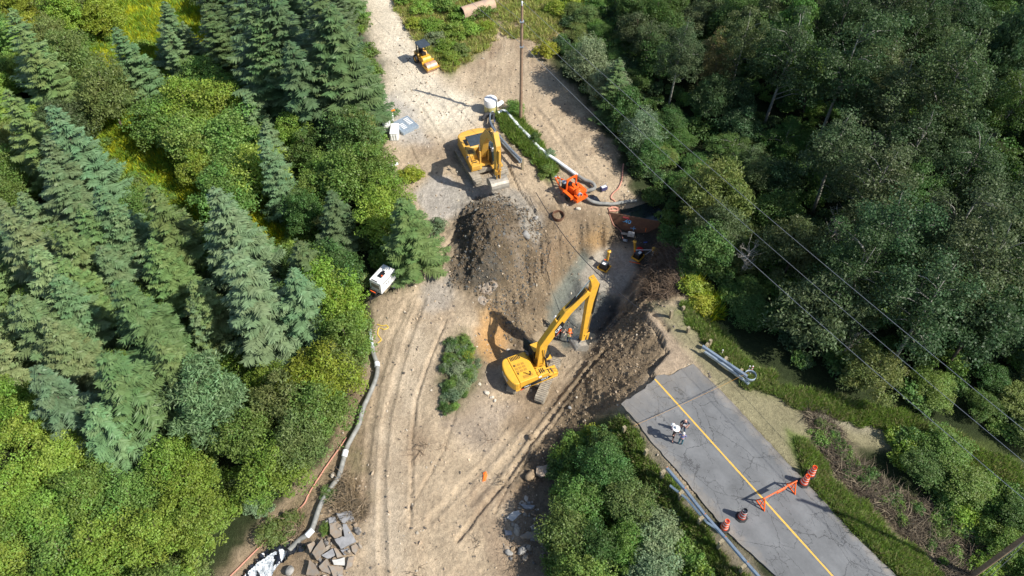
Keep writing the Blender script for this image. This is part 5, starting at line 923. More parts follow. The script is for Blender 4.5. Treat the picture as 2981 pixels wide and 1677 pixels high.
excavator('yellow excavator with a high long boom over the pit, rear turned to the dirt tracks', C1, H1, 68, arm1, True, False, True, SC)
g2 = -1.0; H2 = -69; r0_ = U(1379,508,g2+1.15); a = R(H2); C2 = (r0_.x-2.05*math.cos(a)-1.45*math.sin(a), r0_.y-2.05*math.sin(a)+1.45*math.cos(a), g2)
q = plane_px(C2, H2, [(1412,408),(1452,396),(1456,440),(1452,512)]); print('EXC2', C2, q)
arm2 = dict(boom=[(.35,1.7),(1.2,4.2),(2.5,5.9),(4.3,6.5)], stick=[(4.1,7.2),(4.55,6.2),(4.6,4.2),(4.35,2.7)], pin=(4.3,2.5), bw=1.6, ba=-20, sw=[.45,.75,.55,.36])
excavator('yellow excavator parked by the guardrail with arm folded down and dark hood', C2, H2, -65, arm2, True, True, False)

# ------------------------------------------------------------ traffic drums, barricade, tape
def lat(v1, v2): return Matrix.Translation(v1)
def drum(u, v, label, blacktop=False):
    p = on_road(u, v); t = thing('traffic_drum', label, 'traffic drum', p, 0, 'traffic drums across the road')
    b = MB(); o8 = [(.40*math.cos(R(22.5+45*k)), .40*math.sin(R(22.5+45*k))) for k in range(8)]; b.prism(o8, 0, .09, 0, 'z'); i8 = [(x*.8, y*.8) for x, y in o8]; b.prism(i8, .09, .16, 0, 'z'); b.build('base', 'rub', t, bevel=.015)
    prof = [(.26,.14),(.25,.30),(.235,.31),(.232,.46),(.22,.47),(.215,.62),(.20,.63),(.195,.78),(.18,.79),(.175,.94),(.16,.96),(.155,1.12),(.13,1.12),(.13,.5),(.0,.48)]
    b = MB(); b.lathe(prof, 24, 0); b.build('body', 'orgd' if not blacktop else 'blk', t, True)
    for z0, z1, r0, r1, mt in ((.17,.29,.262,.256,'redw' ),(.33,.44,.243,.240,'wht'),(.48,.60,.228,.224,'redw'),(.64,.74,.208,.204,'wht'),(.80,.90,.188,.184,'redw'),(.92,.98,.182,.172,'wht')):
        b = MB(); b.lathe([(r0, z0), (r1, z1)], 24, 0); b.build('reflective_band', mt, t, True)
drum(2338,1407,'orange drum in front of another one at the right road edge'); drum(2358,1382,'orange drum standing half behind another at the right road edge')
drum(2158,1506,'drum with a black top left of the barricade', True); drum(2107,1537,'orange drum beside the left guardrail')
def barricade():
    c0 = on_road(2213,1472); c1 = on_road(2302,1424); d = c1-c0; L = d.length; t = thing('barricade', 'orange metal barricade standing across half the road', 'barricade', (c0+c1)/2, math.atan2(d.y, d.x))
    for s in (-1, 1):
        b = MB(); x = s*L/2
        for y in (-.42, .42): b.beam((x, y, 0), (x, 0, 1.15), .07, .07)
        b.beam((x, -.42, .03), (x, .42, .03), .07, .05); b.beam((x, -.26, .42), (x, .26, .42), .05, .05); b.beam((x, 0, .03), (x, 0, 1.0), .05, .05); b.build('end_frame', 'org', t, bevel=.008)
    b = MB(); b.beam((-L/2-.12, 0, 1.12), (L/2+.12, 0, 1.12), .06, .14); b.build('rail', 'org', t, bevel=.01); b = MB(); b.box((.12,-.04,1.0),(.75,.03,.34)); b.build('sign_panel', 'org', t, bevel=.01)
barricade()
def catenary(p, q, sag, n=24): return [p.lerp(q, i/n)-Vector((0, 0, sag*4*(i/n)*(1-i/n))) for i in range(n+1)]
pl = U(2180,1084,.75); pr2 = U(1845,1240,.35)
b = MB(); L = catenary(pl, pr2, .18, 16); up = Vector((0,0,.035)); b.add([p+up for p in L]+[p-up+Vector((.01,.02,0)) for p in L], [(i, i+1, i+18, i+17) for i in range(16)]); tag(b.build('barrier_tape', 'tape'), 'orange tape stretched across the broken road end', 'tape')
def delin(u, v, h, label, cols, grp='marker stakes'):
    p = hit(u, v); t = thing('marker_stake', label, 'marker', p, 0, grp); b = MB(); b.tube([(0,0,-.1),(0,0,h)], .045, 10); b.build('stake', 'wht', t, True); n = len(cols)
    for i, c in enumerate(cols): b = MB(); z = h*(.62+.36*i/n); b.tube([(0,0,z),(0,0,z+h*.09)], .05, 10); b.build('coloured_band', c, t, True)
delin(2180,1095,1.3,'white and orange marker post at the guardrail end',['org','wht','redw']); delin(2173,1090,1.1,'second marker post with dark cap at the guardrail end',['amber','blk'])
delin(2100,1032,.6,'short reflector stake behind the wrecked guardrail',['gold'])

# ------------------------------------------------------------ guardrails and posts
def wprof(): return [(0,-.155),(.04,-.12),(.075,-.09),(.075,-.05),(.03,-.02),(0,0),(.03,.02),(.075,.05),(.075,.09),(.04,.12),(0,.155)]
def rail_mesh(b, pts, flip=1, tilt=0, m=0, s=1.):
    pr = wprof(); n = len(pr); vs = []
    for i, p in enumerate(pts):
        d = (pts[min(i+1, len(pts)-1)]-pts[max(i-1, 0)]); d.z *= 1; d.normalize(); sd = Vector((d.y, -d.x, 0)).normalized()*flip; up = Vector((0, 0, 1)); 
        if tilt: q = Matrix.Rotation(tilt, 3, d); sd = q @ sd; up = q @ up
        vs += [p+sd*a*s*1.5+up*c*s*1.3 for a, c in pr]
    b.add(vs, [(i*n+k, i*n+k+1, (i+1)*n+k+1, (i+1)*n+k) for i in range(len(pts)-1) for k in range(n-1)], m)
    return b
def solid(o, th=.006): md = o.modifiers.new('thickness', 'SOLIDIFY'); md.thickness = th; return o
def guardrail(label, px, z, flip, posts, name='guardrail', grp='guardrails', extra=None):
    P = [U(u, v, zz) for (u, v), zz in zip(px, z)]; c = P[0].copy(); c.z = float(T(c.x, c.y)); t = thing(name, label, 'guardrail', c, 0, grp)
    Q = []
    for i in range(len(P)-1):
        for k in range(4): Q.append(P[i].lerp(P[i+1], k/4)-c)
    Q.append(P[-1]-c); solid(rail_mesh(MB(), Q, flip).build('rail', 'gal', t))
    for (u, v, h) in posts:
        p = U(u, v, h); g = float(T(p.x, p.y)); d = (P[-1]-P[0]); a = math.atan2(d.y, d.x); b = MB(); b.box((0, 0, (h-g-.4)/2), (.2,.2,h-g+.4), 0); b.box((0,.17*-flip,h-g-.17),(.16,.18,.34),0) ; o = b.build('post', 'post', t, bevel=.012); o.location = Vector((p.x, p.y, g))-c; o.rotation_euler = (0, 0, a)
    if extra: extra(t, c, P)
nearpx = [(1942,1362),(1994,1423),(2052,1497),(2112,1565),(2176,1640),(2240,1712)]
def nearx(t, c, P):
    L = [U(1952,1412,.45)-c, U(2000,1450,.5)-c, U(2060,1520,.55)-c, U(2100,1545,.6)-c]; Q = [L[i].lerp(L[i+1], k/3) for i in range(3) for k in range(3)]+[L[-1]]; solid(rail_mesh(MB(), Q, 1, .3).build('loose_rail', 'gal', t))
    for i, (u, v, h) in enumerate([(1935,1366,.83),(1988,1427,.83),(2046,1502,.83),(2106,1568,.83),(2170,1642,.83)]):
        b = MB(); b.box((0,0,0),(.06,.02,.1)); o = b.build('reflector', 'amber', t); o.location = U(u+7, v-6, .86)-c
guardrail('long guardrail along the left side of the near road', nearpx, [.62]*6, 1, [(1933,1370,.75),(1986,1431,.75),(2044,1506,.75),(2103,1573,.75),(2168,1646,.75),(2232,1720,.75)], extra=nearx)
def wreck(t, c, P):
    L = [U(2052,1022,.22)-c, U(2100,1056,.22)-c, U(2150,1092,.2)-c, U(2181,1116,.2)-c]; solid(rail_mesh(MB(), [L[i].lerp(L[i+1], k/3) for i in range(3) for k in range(3)]+[L[-1]], 1, .9, s=1.2).build('loose_rail', 'gal', t))
    b = MB(); cc = U(2184,1094,.6)-c; pr = [(-.27+0,0)]; n = 18; vs = []
    for k in range(n+1):
        a = R(-150+300*k/n); vs += [cc+Vector((.42*math.cos(a), .42*math.sin(a), -.17)), cc+Vector((.42*math.cos(a), .42*math.sin(a), .17))]
    b.add(vs, [(2*k, 2*k+2, 2*k+3, 2*k+1) for k in range(n)]); solid(b.build('buffer_end', 'gal', t, True), .01)
guardrail('wrecked guardrail with a rounded end right of the broken road', [(2046,1008),(2090,1038),(2140,1072),(2176,1096)], [.6,.6,.6,.6], 1, [(2060,1000,.5),(2115,1040,.5),(2160,1075,.5)], extra=wreck)
def farx(t, c, P):
    L = [U(1435,400,-.5)-c, U(1462,412,-.45)-c, U(1490,442,-.45)-c, U(1516,470,-.45)-c]; solid(rail_mesh(MB(), [L[i].lerp(L[i+1], k/4) for i in range(3) for k in range(4)]+[L[-1]], 1, .9, s=1.25).build('loose_rail', 'gal', t))
guardrail('curved guardrail between the parked excavator and the grass strip', [(1440,322),(1428,334),(1428,352),(1434,368),(1446,386),(1462,406),(1490,438),(1520,468)], [.35]*8, 1, [(1465,390,.5),(1496,424,.5),(1521,460,.5),(1434,350,.5)], extra=farx)
def post_at(u, v, h, label, tilt=(0, 0), w=.2):
    p = hit(u, v); b = MB(); b.box((0,0,h/2-.2),(w,w*1.1,h+.4)); b.prism([(-.05,h*.55),(.05,h*.55),(.05,h*.85),(-.05,h*.85)], w*.56, w*.58); o = b.build('wooden_post', 'post', None, bevel=.012, loc=p, rz=RH); o.rotation_euler[0] += tilt[0]; o.rotation_euler[1] += tilt[1]; tag(o, label, 'post', 'bare guardrail posts')
for a in [(1952,925,1.0,'bare post nearest the brown brush bank',(.1,0)),(2002,968,.9,'leaning bare post in the grass by the broken slab',(.2,.1)),(2063,1008,.8,'bare post behind the upper end of the wrecked guardrail',(0,0)),(1815,1262,1.0,'bare grey post left of the broken road edge',(.05,0)),(1877,1328,1.0,'double brown post on the grass left of the people',(.05,.05)),(1987,905,.5,'low post stub among weeds by the brush bank',(0,0))]: post_at(*a)
b = MB(); b.tube([(0,0,0),(1.15,.55,.25)], .05, 8); b.box((1.25,.6,.28),(.34,.22,.10)); o = b.build('fallen_sign_post', 'wht', None, loc=hit(1772,1300)+Vector((0,0,.55))); tag(o, 'white marker lying in the weeds left of the broken road', 'marker')

# ------------------------------------------------------------ utility poles and wires
PA = hit(1516,350); PB0 = U(2836,1672,-1.0)
def upole(p, h, label):
    t = thing('utility_pole', label, 'utility pole', p, 0, 'utility poles'); b = MB(); b.tube([(0,0,-.5),(0,0,h*.5),(0,0,h)], [.17,.145,.115], 14); b.build('pole', 'wood', t, True)
    b = MB(); b.tube([(0,-.1,h-.05),(0,-.1,h+.28)], .05, 8); b.lathe([(.02,0),(.09,.03),(.05,.08),(.09,.12),(.03,.2)], 10, 0, (0,-.1,h+.2)); b.build('insulator', 'pipew', t, True)
    b = MB(); b.box((0,0,h-1.6),(.36,.36,.1)); b.box((0,0,h-4.1),(.34,.34,.1)); b.build('bracket', 'gal', t)
upole(PA, 12.4, 'tall utility pole standing beside the grass strip'); upole(PB0, 12.4, 'brown utility pole rising out of the bottom right corner')
TA = PA+Vector((0,0,12.5)); TB = PB0+Vector((0,0,12.5))
nxt = PA+(PA-PB0)*1.0; nxb = PB0+(PB0-PA)*1.0
def cable(label, pts, r, mt='wire', name='overhead_wire', grp='overhead wires', cat='wire'):
    b = MB(); b.tube(pts, r, 5); return tag(b.build(name, mt, None, True), label, cat, grp)
def span(label, za, off, sag, r, mt='wire'):
    d = (PB0-PA).normalized(); n_ = Vector((-d.y, d.x, 0)); o_ = n_*off; A_ = PA+Vector((0,0,za))+o_; B_ = PB0+Vector((0,0,za))+o_; N_ = A_+(A_-B_)*.8; E_ = B_+(B_-A_)*.5
    cable(label, catenary(N_, A_, sag*.7, 20)+catenary(A_, B_, sag, 40)[1:]+catenary(B_, E_, sag*.5, 16)[1:], r, mt)
span('uppermost overhead wire, running farthest right', 12.6, .1, .5, .015); span('middle overhead wire between the poles', 10.7, .15, .7, .014); span('lowest overhead wire, nearest the road', 8.4, .15, .9, .018)
b = MB(); b.tube([PB0+Vector((-.9,-1.4,0)), PB0+Vector((-.05,-.15,7.8)), PB0+Vector((.5,.1,7.6)), PB0+Vector((1.6,-.8,7.2))], .02, 6); b.tube([PB0+Vector((-1.2,-1.2,0)), PB0+Vector((-.14,-.1,7.8))], .02, 6); tag(b.build('guy_wire', 'wire', None, True), 'pale guy wire running down the lower utility pole', 'wire')
cable('thin dark cable hanging across the pit', catenary(U(1560,560,-.5), U(1690,745,.3), .4, 12)+catenary(U(1690,745,.3), U(1868,903,-.1), .35, 20)[1:], .035, 'wired', 'pit_cable', None, 'cable')

# ------------------------------------------------------------ hoses and pipes
def hosepts(px, dz, sub=4):
    P = [hit(u, v)+Vector((0, 0, dz)) for u, v in px]; out = []
    for i in range(len(P)-1):
        p0 = P[max(i-1, 0)]; p1 = P[i]; p2 = P[i+1]; p3 = P[min(i+2, len(P)-1)]
        for k in range(sub):
            t = k/sub; out.append(.5*((2*p1)+(p2-p0)*t+(2*p0-5*p1+4*p2-p3)*t*t+(3*p1-p0-3*p2+p3)*t**3))
    out.append(P[-1])
    for p in out: p.z = max(p.z, float(T(p.x, p.y))+dz)
    return out
def hose(label, px, r, mt, name='hose', dz=None, cat='hose', grp=None, couplings=()):
    P = hosepts(px, r*1.1 if dz is None else dz); c = P[0]; b = MB(); b.tube([p-c for p in P], r, 12)
    o = b.build(name, mt, None, True, loc=c); tag(o, label, cat, grp)
    for (u, v, l) in couplings:
        q = min(range(len(P)-1), key=lambda i: (Vector(proj(*P[i]))-Vector((u, v))).length); d = (P[q+1]-P[q]).normalized(); b = MB(); b.tube([P[q]-c-d*l/2, P[q]-c+d*l/2], r*1.18, 12); b.build('coupling', 'pipew', o, True)
    return o
hose('grey discharge hose running down the left of the dirt track', [(1082,1015),(1090,1040),(1100,1075),(1094,1110),(1078,1150),(1058,1195),(1046,1240),(1030,1270),(1012,1305),(1000,1345),(988,1390),(965,1425),(948,1450),(932,1480),(922,1510),(912,1540),(900,1558),(878,1572),(858,1590),(842,1606)], .19, 'hose', couplings=((1003,1325,.5),(905,1550,.6),(1094,1060,.4)))
hose('pale blue pipe section at the upper end of the grey hose', [(1078,965),(1081,990),(1086,1018),(1092,1045)], .14, 'pipe', 'pipe', cat='pipe')
hose('thin yellow rope lying near the upper pale blue pipe', [(1098,945),(1112,950),(1125,948),(1130,955),(1118,960),(1105,955),(1100,975),(1110,990),(1100,1000)], .03, 'gold', 'rope', cat='rope')
hose('flat pink hose lying beside the grey hose', [(1010,1275),(985,1310),(960,1345),(930,1390),(900,1440),(885,1470),(850,1500),(820,1530),(790,1560),(760,1590),(720,1630),(690,1660),(670,1680)], .06, 'pink', 'flat_hose', grp='flat pink hoses')
hose('pink hose snaking from the trees to the steel plate', [(1815,480),(1812,500),(1810,525),(1800,550),(1785,565),(1778,578),(1790,590),(1780,600),(1782,612)], .07, 'pink', 'flat_hose', grp='flat pink hoses')
hose('crumpled pink hose end at the steel plate corner', [(1770,612),(1785,606),(1800,612),(1790,618),(1772,617)], .09, 'pink', 'flat_hose', grp='flat pink hoses')
hose('brown hose hanging from the steel plate into the pit', [(1772,622),(1778,640),(1786,658),(1798,668),(1808,678),(1812,695),(1817,703)], .05, 'pink', 'drain_hose', dz=.12)
t = hit(1815,702); b = MB(); b.tube([(0,0,.1),(.25,-.2,.25)], .13, 12); o = b.build('strainer', 'gal', None, True, loc=t); tag(o, 'grey strainer at the end of the brown hose', 'strainer')
hose('pale discharge pipe along the grass strip down to the pump', [(1450,338),(1462,331),(1474,334),(1490,352),(1508,373),(1530,396),(1552,420),(1570,440),(1590,455),(1612,470),(1640,490),(1665,508),(1682,520)], .17, 'pipew', 'pipe', dz=.3, cat='pipe', couplings=((1498,362,.4),(1570,440,.5),(1535,400,.3)))
hose('grey hose bending round behind the orange pump', [(1682,520),(1700,532),(1718,538),(1730,550),(1728,558),(1715,562),(1704,565)], .17, 'hose', dz=.35)
hose('thick grey suction hose from the pump toward the stream', [(1694,570),(1704,583),(1720,594),(1745,601),(1775,603),(1805,599),(1830,595),(1850,593)], .16, 'hose', dz=.35)
# diversion pipe elbow and white tank at the top
P = hit(1424,345); b = MB(); b.tube([(-.1,.5,.25),(.4,1.2,.45),(1.3,2.0,.45)], .24, 14); o = b.build('pipe_elbow', 'pipew', None, True, loc=P); tag(o, 'white pipe elbow under the curved guardrail end', 'pipe')
P = hit(1405,352); b = MB(); b.tube([(0,0,.2),(.3,.4,.5),(1.1,.6,.4)], .2, 12); b.tube([(1.1,.6,.4),(1.0,-1.2,.3),(1.6,-2.6,.2)], .15, 10); tag(b.build('black_hose', 'rub', None, True, loc=P), 'black hose lying left of the curved guardrail', 'hose')
P = hit(1429,326); t = thing('water_tank', 'white and yellow round tank beside the curved guardrail', 'tank', P); b = MB(); b.lathe([(.62,0),(.66,.1),(.66,.9),(.66,.95)], 28); b.build('lower_shell', mat('cream_plastic', (.62,.55,.22), .5, 0, .15, 3), t, True); b = MB(); b.lathe([(.665,.9),(.67,1.45),(.6,1.6),(.25,1.68),(.0,1.68)], 28); b.build('upper_shell', 'wht', t, True); b = MB(); b.lathe([(.18,1.68),(.18,1.76),(.0,1.76)], 14); b.build('lid', 'wht', t, True)
P = hit(1437,356); b = MB(); b.lathe([(.12,0),(.16,.32),(.15,.32),(.11,.03)], 14); tag(b.build('bucket', 'blue', None, True, loc=P), 'small blue bucket by the curved guardrail', 'bucket')
P = hit(1140,486); b = MB(); b.tube([(-.6,-.35,.12),(.6,.3,.16)], .14, 12); b.tube([(-.8,-.5,.06),(-.55,-.33,.12)], .1, 12); tag(b.build('pipe_offcut', 'pipew', None, True, loc=P), 'short white pipe offcut at the wood edge', 'pipe')
P = U(1388,22,.9); Q = U(1432,8,.9); b = MB(); A_ = U(1345,40,.8)-P; B_ = U(1436,12,.8)-P; d = (B_-A_).normalized(); b.tube([A_, A_.lerp(B_, .5), B_], .75, 22, 0, False); b.tube([B_+d*.02, A_-d*.02], .64, 22, 0, False); o = b.build('culvert_pipe', 'conc', None, True, loc=P); tag(o, 'long rusty culvert pipe lying in the far bushes', 'pipe')
# manhole ring, plastic sheets
P = hit(1624,632); b = MB(); n = 30; b.lathe([(.52,0),(.54,.42),(.50,.42),(.48,.0)], n); o = b.build('steel_ring', 'rust', None, True, loc=P+Vector((0,0,-.1))); o.rotation_euler = (.12,.1,0); tag(o, 'rusty steel ring set in the dirt below the pump', 'ring')
def sheet(px, label, mt, dz, name, amp=.12, N=26, cat='plastic sheet'):
    P = [hit(u, v) for u, v in px]; c = sum(P, Vector())/len(P); xs = [p.x for p in P]; ys = [p.y for p in P]; gx = np.linspace(min(xs), max(xs), N*2); gy = np.linspace(min(ys), max(ys), N*2); xx, yy = np.meshgrid(gx, gy); ins = inpoly(xx, yy, [(p.x, p.y) for p in P]); zz = T(xx, yy)+dz+np.abs(fbm(xx*1.0+yy*.4, yy*.5, .45, 3, 5))*amp*2
    b = MB(); idx = -np.ones(xx.shape, int); vs = []
    for j in range(2*N):
        for i in range(2*N): idx[j, i] = len(vs); vs.append((xx[j, i]-c.x, yy[j, i]-c.y, zz[j, i]-c.z))
    fs = [(idx[j, i], idx[j, i+1], idx[j+1, i+1], idx[j+1, i]) for j in range(2*N-1) for i in range(2*N-1) if ins[j, i] and ins[j+1, i+1] and ins[j, i+1] and ins[j+1, i]]
    b.add(vs, fs); import bmesh; o = b.build(name, mt, None, True, loc=c); bm = bmesh.new(); bm.from_mesh(o.data); bmesh.ops.delete(bm, geom=[v for v in bm.verts if not v.link_faces], context='VERTS'); bm.to_mesh(o.data); bm.free(); return tag(o, label, cat)
sheet([(1708,572),(1722,568),(1738,574),(1750,590),(1748,596),(1730,594),(1712,590)], 'black plastic sheet under the suction hose by the pump', 'poly', .05, 'plastic_sheet', .08)
sheet([(690,1690),(745,1632),(790,1590),(830,1565),(865,1560),(872,1575),(895,1590),(890,1606),(860,1615),(840,1640),(800,1655),(790,1700)], 'crumpled black plastic liner under the rushing water', 'poly', .08, 'plastic_sheet', .3)
for px_, lb_ in REMN: sheet(px_, lb_, 'slabm', .02, 'asphalt_remnant', .015, cat='slab')['group'] = 'asphalt remnants by the dirt track'
# white water
wm = bpy.data.materials.new('white_water'); wm.use_nodes = True; n_, l_ = nodes(wm); tn_ = n_.new('ShaderNodeTexNoise'); tn_.inputs['Scale'].default_value = 5; tn_.inputs['Detail'].default_value = 10; tn_.inputs['Roughness'].default_value = .75; tc_ = n_.new('ShaderNodeTexCoord'); l_.new(tc_.outputs['Object'], tn_.inputs[0]); rr_ = n_.new('ShaderNodeValToRGB'); rr_.color_ramp.elements[0].position = .40; rr_.color_ramp.elements[0].color = (.14,.19,.24,1); rr_.color_ramp.elements[1].position = .53; rr_.color_ramp.elements[1].color = (.82,.85,.87,1); l_.new(tn_.outputs[0], rr_.inputs[0]); l_.new(rr_.outputs[0], n_['Principled BSDF'].inputs['Base Color']); n_['Principled BSDF'].inputs['Roughness'].default_value = .4
bb_ = n_.new('ShaderNodeBump'); bb_.inputs['Distance'].default_value = .1; l_.new(tn_.outputs[0], bb_.inputs['Height']); l_.new(bb_.outputs[0], n_['Principled BSDF'].inputs['Normal']); M['foam'] = wm
o = sheet([(700,1700),(722,1670),(755,1640),(795,1614),(826,1602),(844,1605),(842,1618),(822,1642),(800,1672),(788,1700)], 'foaming white water rushing down the black plastic liner', 'foam', .30, 'water_flow', .07, cat='water'); 
M['water'] = mat('dark_water', (.02,.03,.03), .12, 0, .3, 1.5, .03, spec=.6)
P = [U(u, v, -2.1) for u, v in [(1800,598),(1835,580),(1870,575),(1905,590),(1925,612),(1935,655),(1900,645),(1850,632),(1810,622)]]; b = MB(); b.add(P, [tuple(range(len(P)))]); tag(b.build('water', 'water'), 'dark still water held behind the steel plate', 'water', kind='structure')
# steel plate with paint marks
a0 = U(1769,617,-1.55); a1 = U(1922,649,-1.9); d = (a1-a0); Lp = d.length; xa = d.normalized(); ya = Vector((-xa.y*-.15, -.15, 1)).normalized(); t = thing('steel_plate', 'rusty steel plate with blue spray paint marks damming the stream', 'steel plate', a0)
b = MB(); b.prism([(0,0),(Lp,0),(Lp*.98,-.8),(Lp*.8,-1.7),(Lp*.55,-2.1),(Lp*.3,-1.8),(Lp*.12,-1.0)], -.03, .03, 0); pmx = Matrix((xa, Vector((-xa.y, xa.x, 0)), Vector((0,0,1)))).transposed().to_4x4()
o = b.build('plate', 'rust', t); o.matrix_local = pmx; fx = Vector((xa.x, xa.y, xa.z)); 
text('spray_number', '40', .62, 'spb', t, frame(fx*(Lp*.40)+Vector((xa.y,-xa.x,0))*.05+Vector((0,0,-.65)), fx, (0,0,1)), .004)
b = MB(); b.box((0,0,0),(.5,.012,.05)); b.box((.06,0,0),(.05,.012,.5)); b.box((-.95,0,.62),(.22,.012,.04)); o = b.build('spray_cross', 'spb', t); o.matrix_local = Matrix.Translation(fx*(Lp*.52)+Vector((xa.y,-xa.x,0))*.05+Vector((0,0,-1.35))) @ pmx
b = MB(); b.box((0,0,0),(.05,.012,.5)); o = b.build('spray_stroke', 'spo', t); o.matrix_local = Matrix.Translation(fx*(Lp*.76)+Vector((xa.y,-xa.x,0))*.05+Vector((0,0,-1.2))) @ pmx
b = MB(); b.box((0,0,0),(.6,.012,.16)); b.box((.25,0,-.15),(.3,.012,.08)); o = b.build('spray_patch', 'spp', t); o.matrix_local = Matrix.Translation(fx*(Lp*.36)+Vector((xa.y,-xa.x,0))*.05+Vector((0,0,-.2))) @ pmx
P = U(1837,682,-3.5); b = MB(); b.box((0,0,0),(.62,.3,.45)); b.box((.02,-.16,.03),(.15,.05,.15),1); b.tube([(-.3,0,-.05),(-.9,.05,-.1)], .12, 8, 1); tag(b.build('concrete_block', ['conc2' if 'conc2' in M else 'wht2', 'log'], None, bevel=.02, loc=P, rz=-.2), 'pale square block with a log under the steel plate', 'block')
for u, v, s, l in ((1880,708,.22,'small blue item on the dark pit slope'),(1920,750,.22,'small white item on the bank right of the compactors')):
    P = hit(u, v); b = MB(); b.tube([(-s,0,.06),(s*.4,.02,.08),(s*.6,.03,.08)], [.06,.06,.025], 8); tag(b.build('bottle', 'blue' if 'blue' in l else 'wht', None, True, loc=P), l, 'bottle')

# ------------------------------------------------------------ small machines
def compactor(u, v, z, rz, label, up=True, body=1.):
    P = hit(u, v); P.z = max(P.z, -5.4); t = thing('plate_compactor', label, 'plate compactor', P+Vector((0,0,.03)), rz, 'plate compactors'); t.scale = (1.08,)*3
    b = MB(); b.prism([(-.42,.16),(-.34,.02),(.34,.02),(.44,.18),(.40,.20),(.32,.07),(-.32,.07),(-.39,.19)], -.4, .4); b.build('base_plate', 'yel', t, bevel=.01)
    b = MB(); b.box((0,.43,.2),(.8,.06,.18)); b.box((0,-.43,.2),(.8,.06,.18)); b.build('side_skirt', 'yel', t, bevel=.01)
    b = MB(); b.box((0,0,.42),(.62,.72,.5),0,None,.85); b.build('engine', 'blk', t, bevel=.05)
    b = MB(); b.box((.02,.02,.71),(.5,.55,.08)); b.box((-.12,0,.76),(.24,.3,.05),1); b.build('hood', ['gry', 'wht'], t, bevel=.02)
    b = MB(); b.tube([(.28,.15,.72),(.3,.15,.8)], .07, 10); b.build('filler_cap', 'orgd', t, True)
    b = MB(); b.beam((.34,.0,.42),(.52,.0,1.55),.2,.12); h = b.build('handle_arm', 'yel', t, bevel=.02); b = MB(); b.lathe([(.02,0),(.15,.03),(.17,.12),(.05,.2)], 12, 0, (.54,0,1.58)); b.tube([(.54,-.22,1.62),(.54,.22,1.62)], .02, 6); b.build('handle_head', 'yel', h, True)
compactor(1758,783,0,R(55),'yellow plate compactor alone on the gravel pad'); compactor(1856,752,0,R(140),'yellow plate compactor beside the red ball on the dark ground')
P = hit(1896,757); t = thing('level_staff', 'pale upright staff with yellow head by the dark slope', 'staff', P, 0); b = MB(); b.beam((0,0,.0),(0.02,0,1.35),.12,.1); b.build('staff', 'whp', t, bevel=.01); b = MB(); b.lathe([(.1,1.3),(.15,1.4),(.16,1.6),(.08,1.7),(.0,1.7)], 12); b.build('head', 'yel', t, True); b = MB(); b.beam((0,0,1.5),(-.7,-.1,.8),.03,.03); b.build('strut', 'gal', t)
P = hit(1912,737); b = MB(); b.prism([(-.5,.0),(-.3,.32),(.3,.3),(.55,0),(.3,-.25),(-.25,-.28)], 0, .35, 0, 'z'); o = b.build('machine_cover', 'yel2', None, bevel=.04, loc=P, rz=-.4); tag(o, 'yellow angular cover lying right of the pale staff', 'cover')
P = hit(1861,737); b = MB(); import bmesh
b.lathe([(0,-.02),(.18,.02),(.3,.12),(.34,.3),(.3,.5),(.16,.6),(.05,.62),(.05,.7),(0,.7)], 20); tag(b.build('fuel_can', 'red', None, True, loc=P), 'round red can behind the compactor on dark ground', 'can')
P = hit(1895,744); b = MB(); b.tube([(-1.5,0,.75),(.8,0,.75)], .03, 8); b.tube([(.8,0,.75),(1.5,0,.75)], .03, 8, 1); b.tube([(-1.4,0,.75),(-1.4,0,-.1)], .03, 6); b.tube([(1.35,0,.75),(1.35,0,-.1)], .03, 6); tag(b.build('measuring_bar', ['pipew','redw'], None, True, loc=P), 'thin white and red bar level behind the compactor', 'bar')
for u, v, r_, l in ((1848,766,.5,'orange paint streak stick before the compactor'),):
    P = hit(u, v); b = MB(); b.beam((-.5,.12,.03),(.45,-.15,.04),.07,.03); tag(b.build('wooden_stake', 'org', None, loc=P), 'orange stake lying before the compactor beside the red can', 'stake')
P = hit(1410,1388); b = MB(); b.add([(-.12,-.4,.02),(.1,-.35,.05),(.22,.1,.03),(.12,.4,.06),(-.1,.3,.03),(-.02,0,.09)], [(0,1,5),(1,2,5),(2,3,5),(3,4,5),(4,0,5)]); tag(solid(b.build('orange_rag', 'hiv', None, loc=P), .01), 'orange cloth scrap on the bare dirt', 'cloth')
P = hit(1757,553); b = MB(); b.box((0,0,.2),(.62,.38,.36)); b.box((.0,0,.39),(.5,.26,.04),1); b.tube([(-.2,0,.42),(0,0,.5),(.2,0,.42)], .02, 6, 1); tag(b.build('battery_case', ['purple','pipew'], None, bevel=.03, loc=P, rz=.5), 'dark battery case on the dirt right of the pump', 'case')

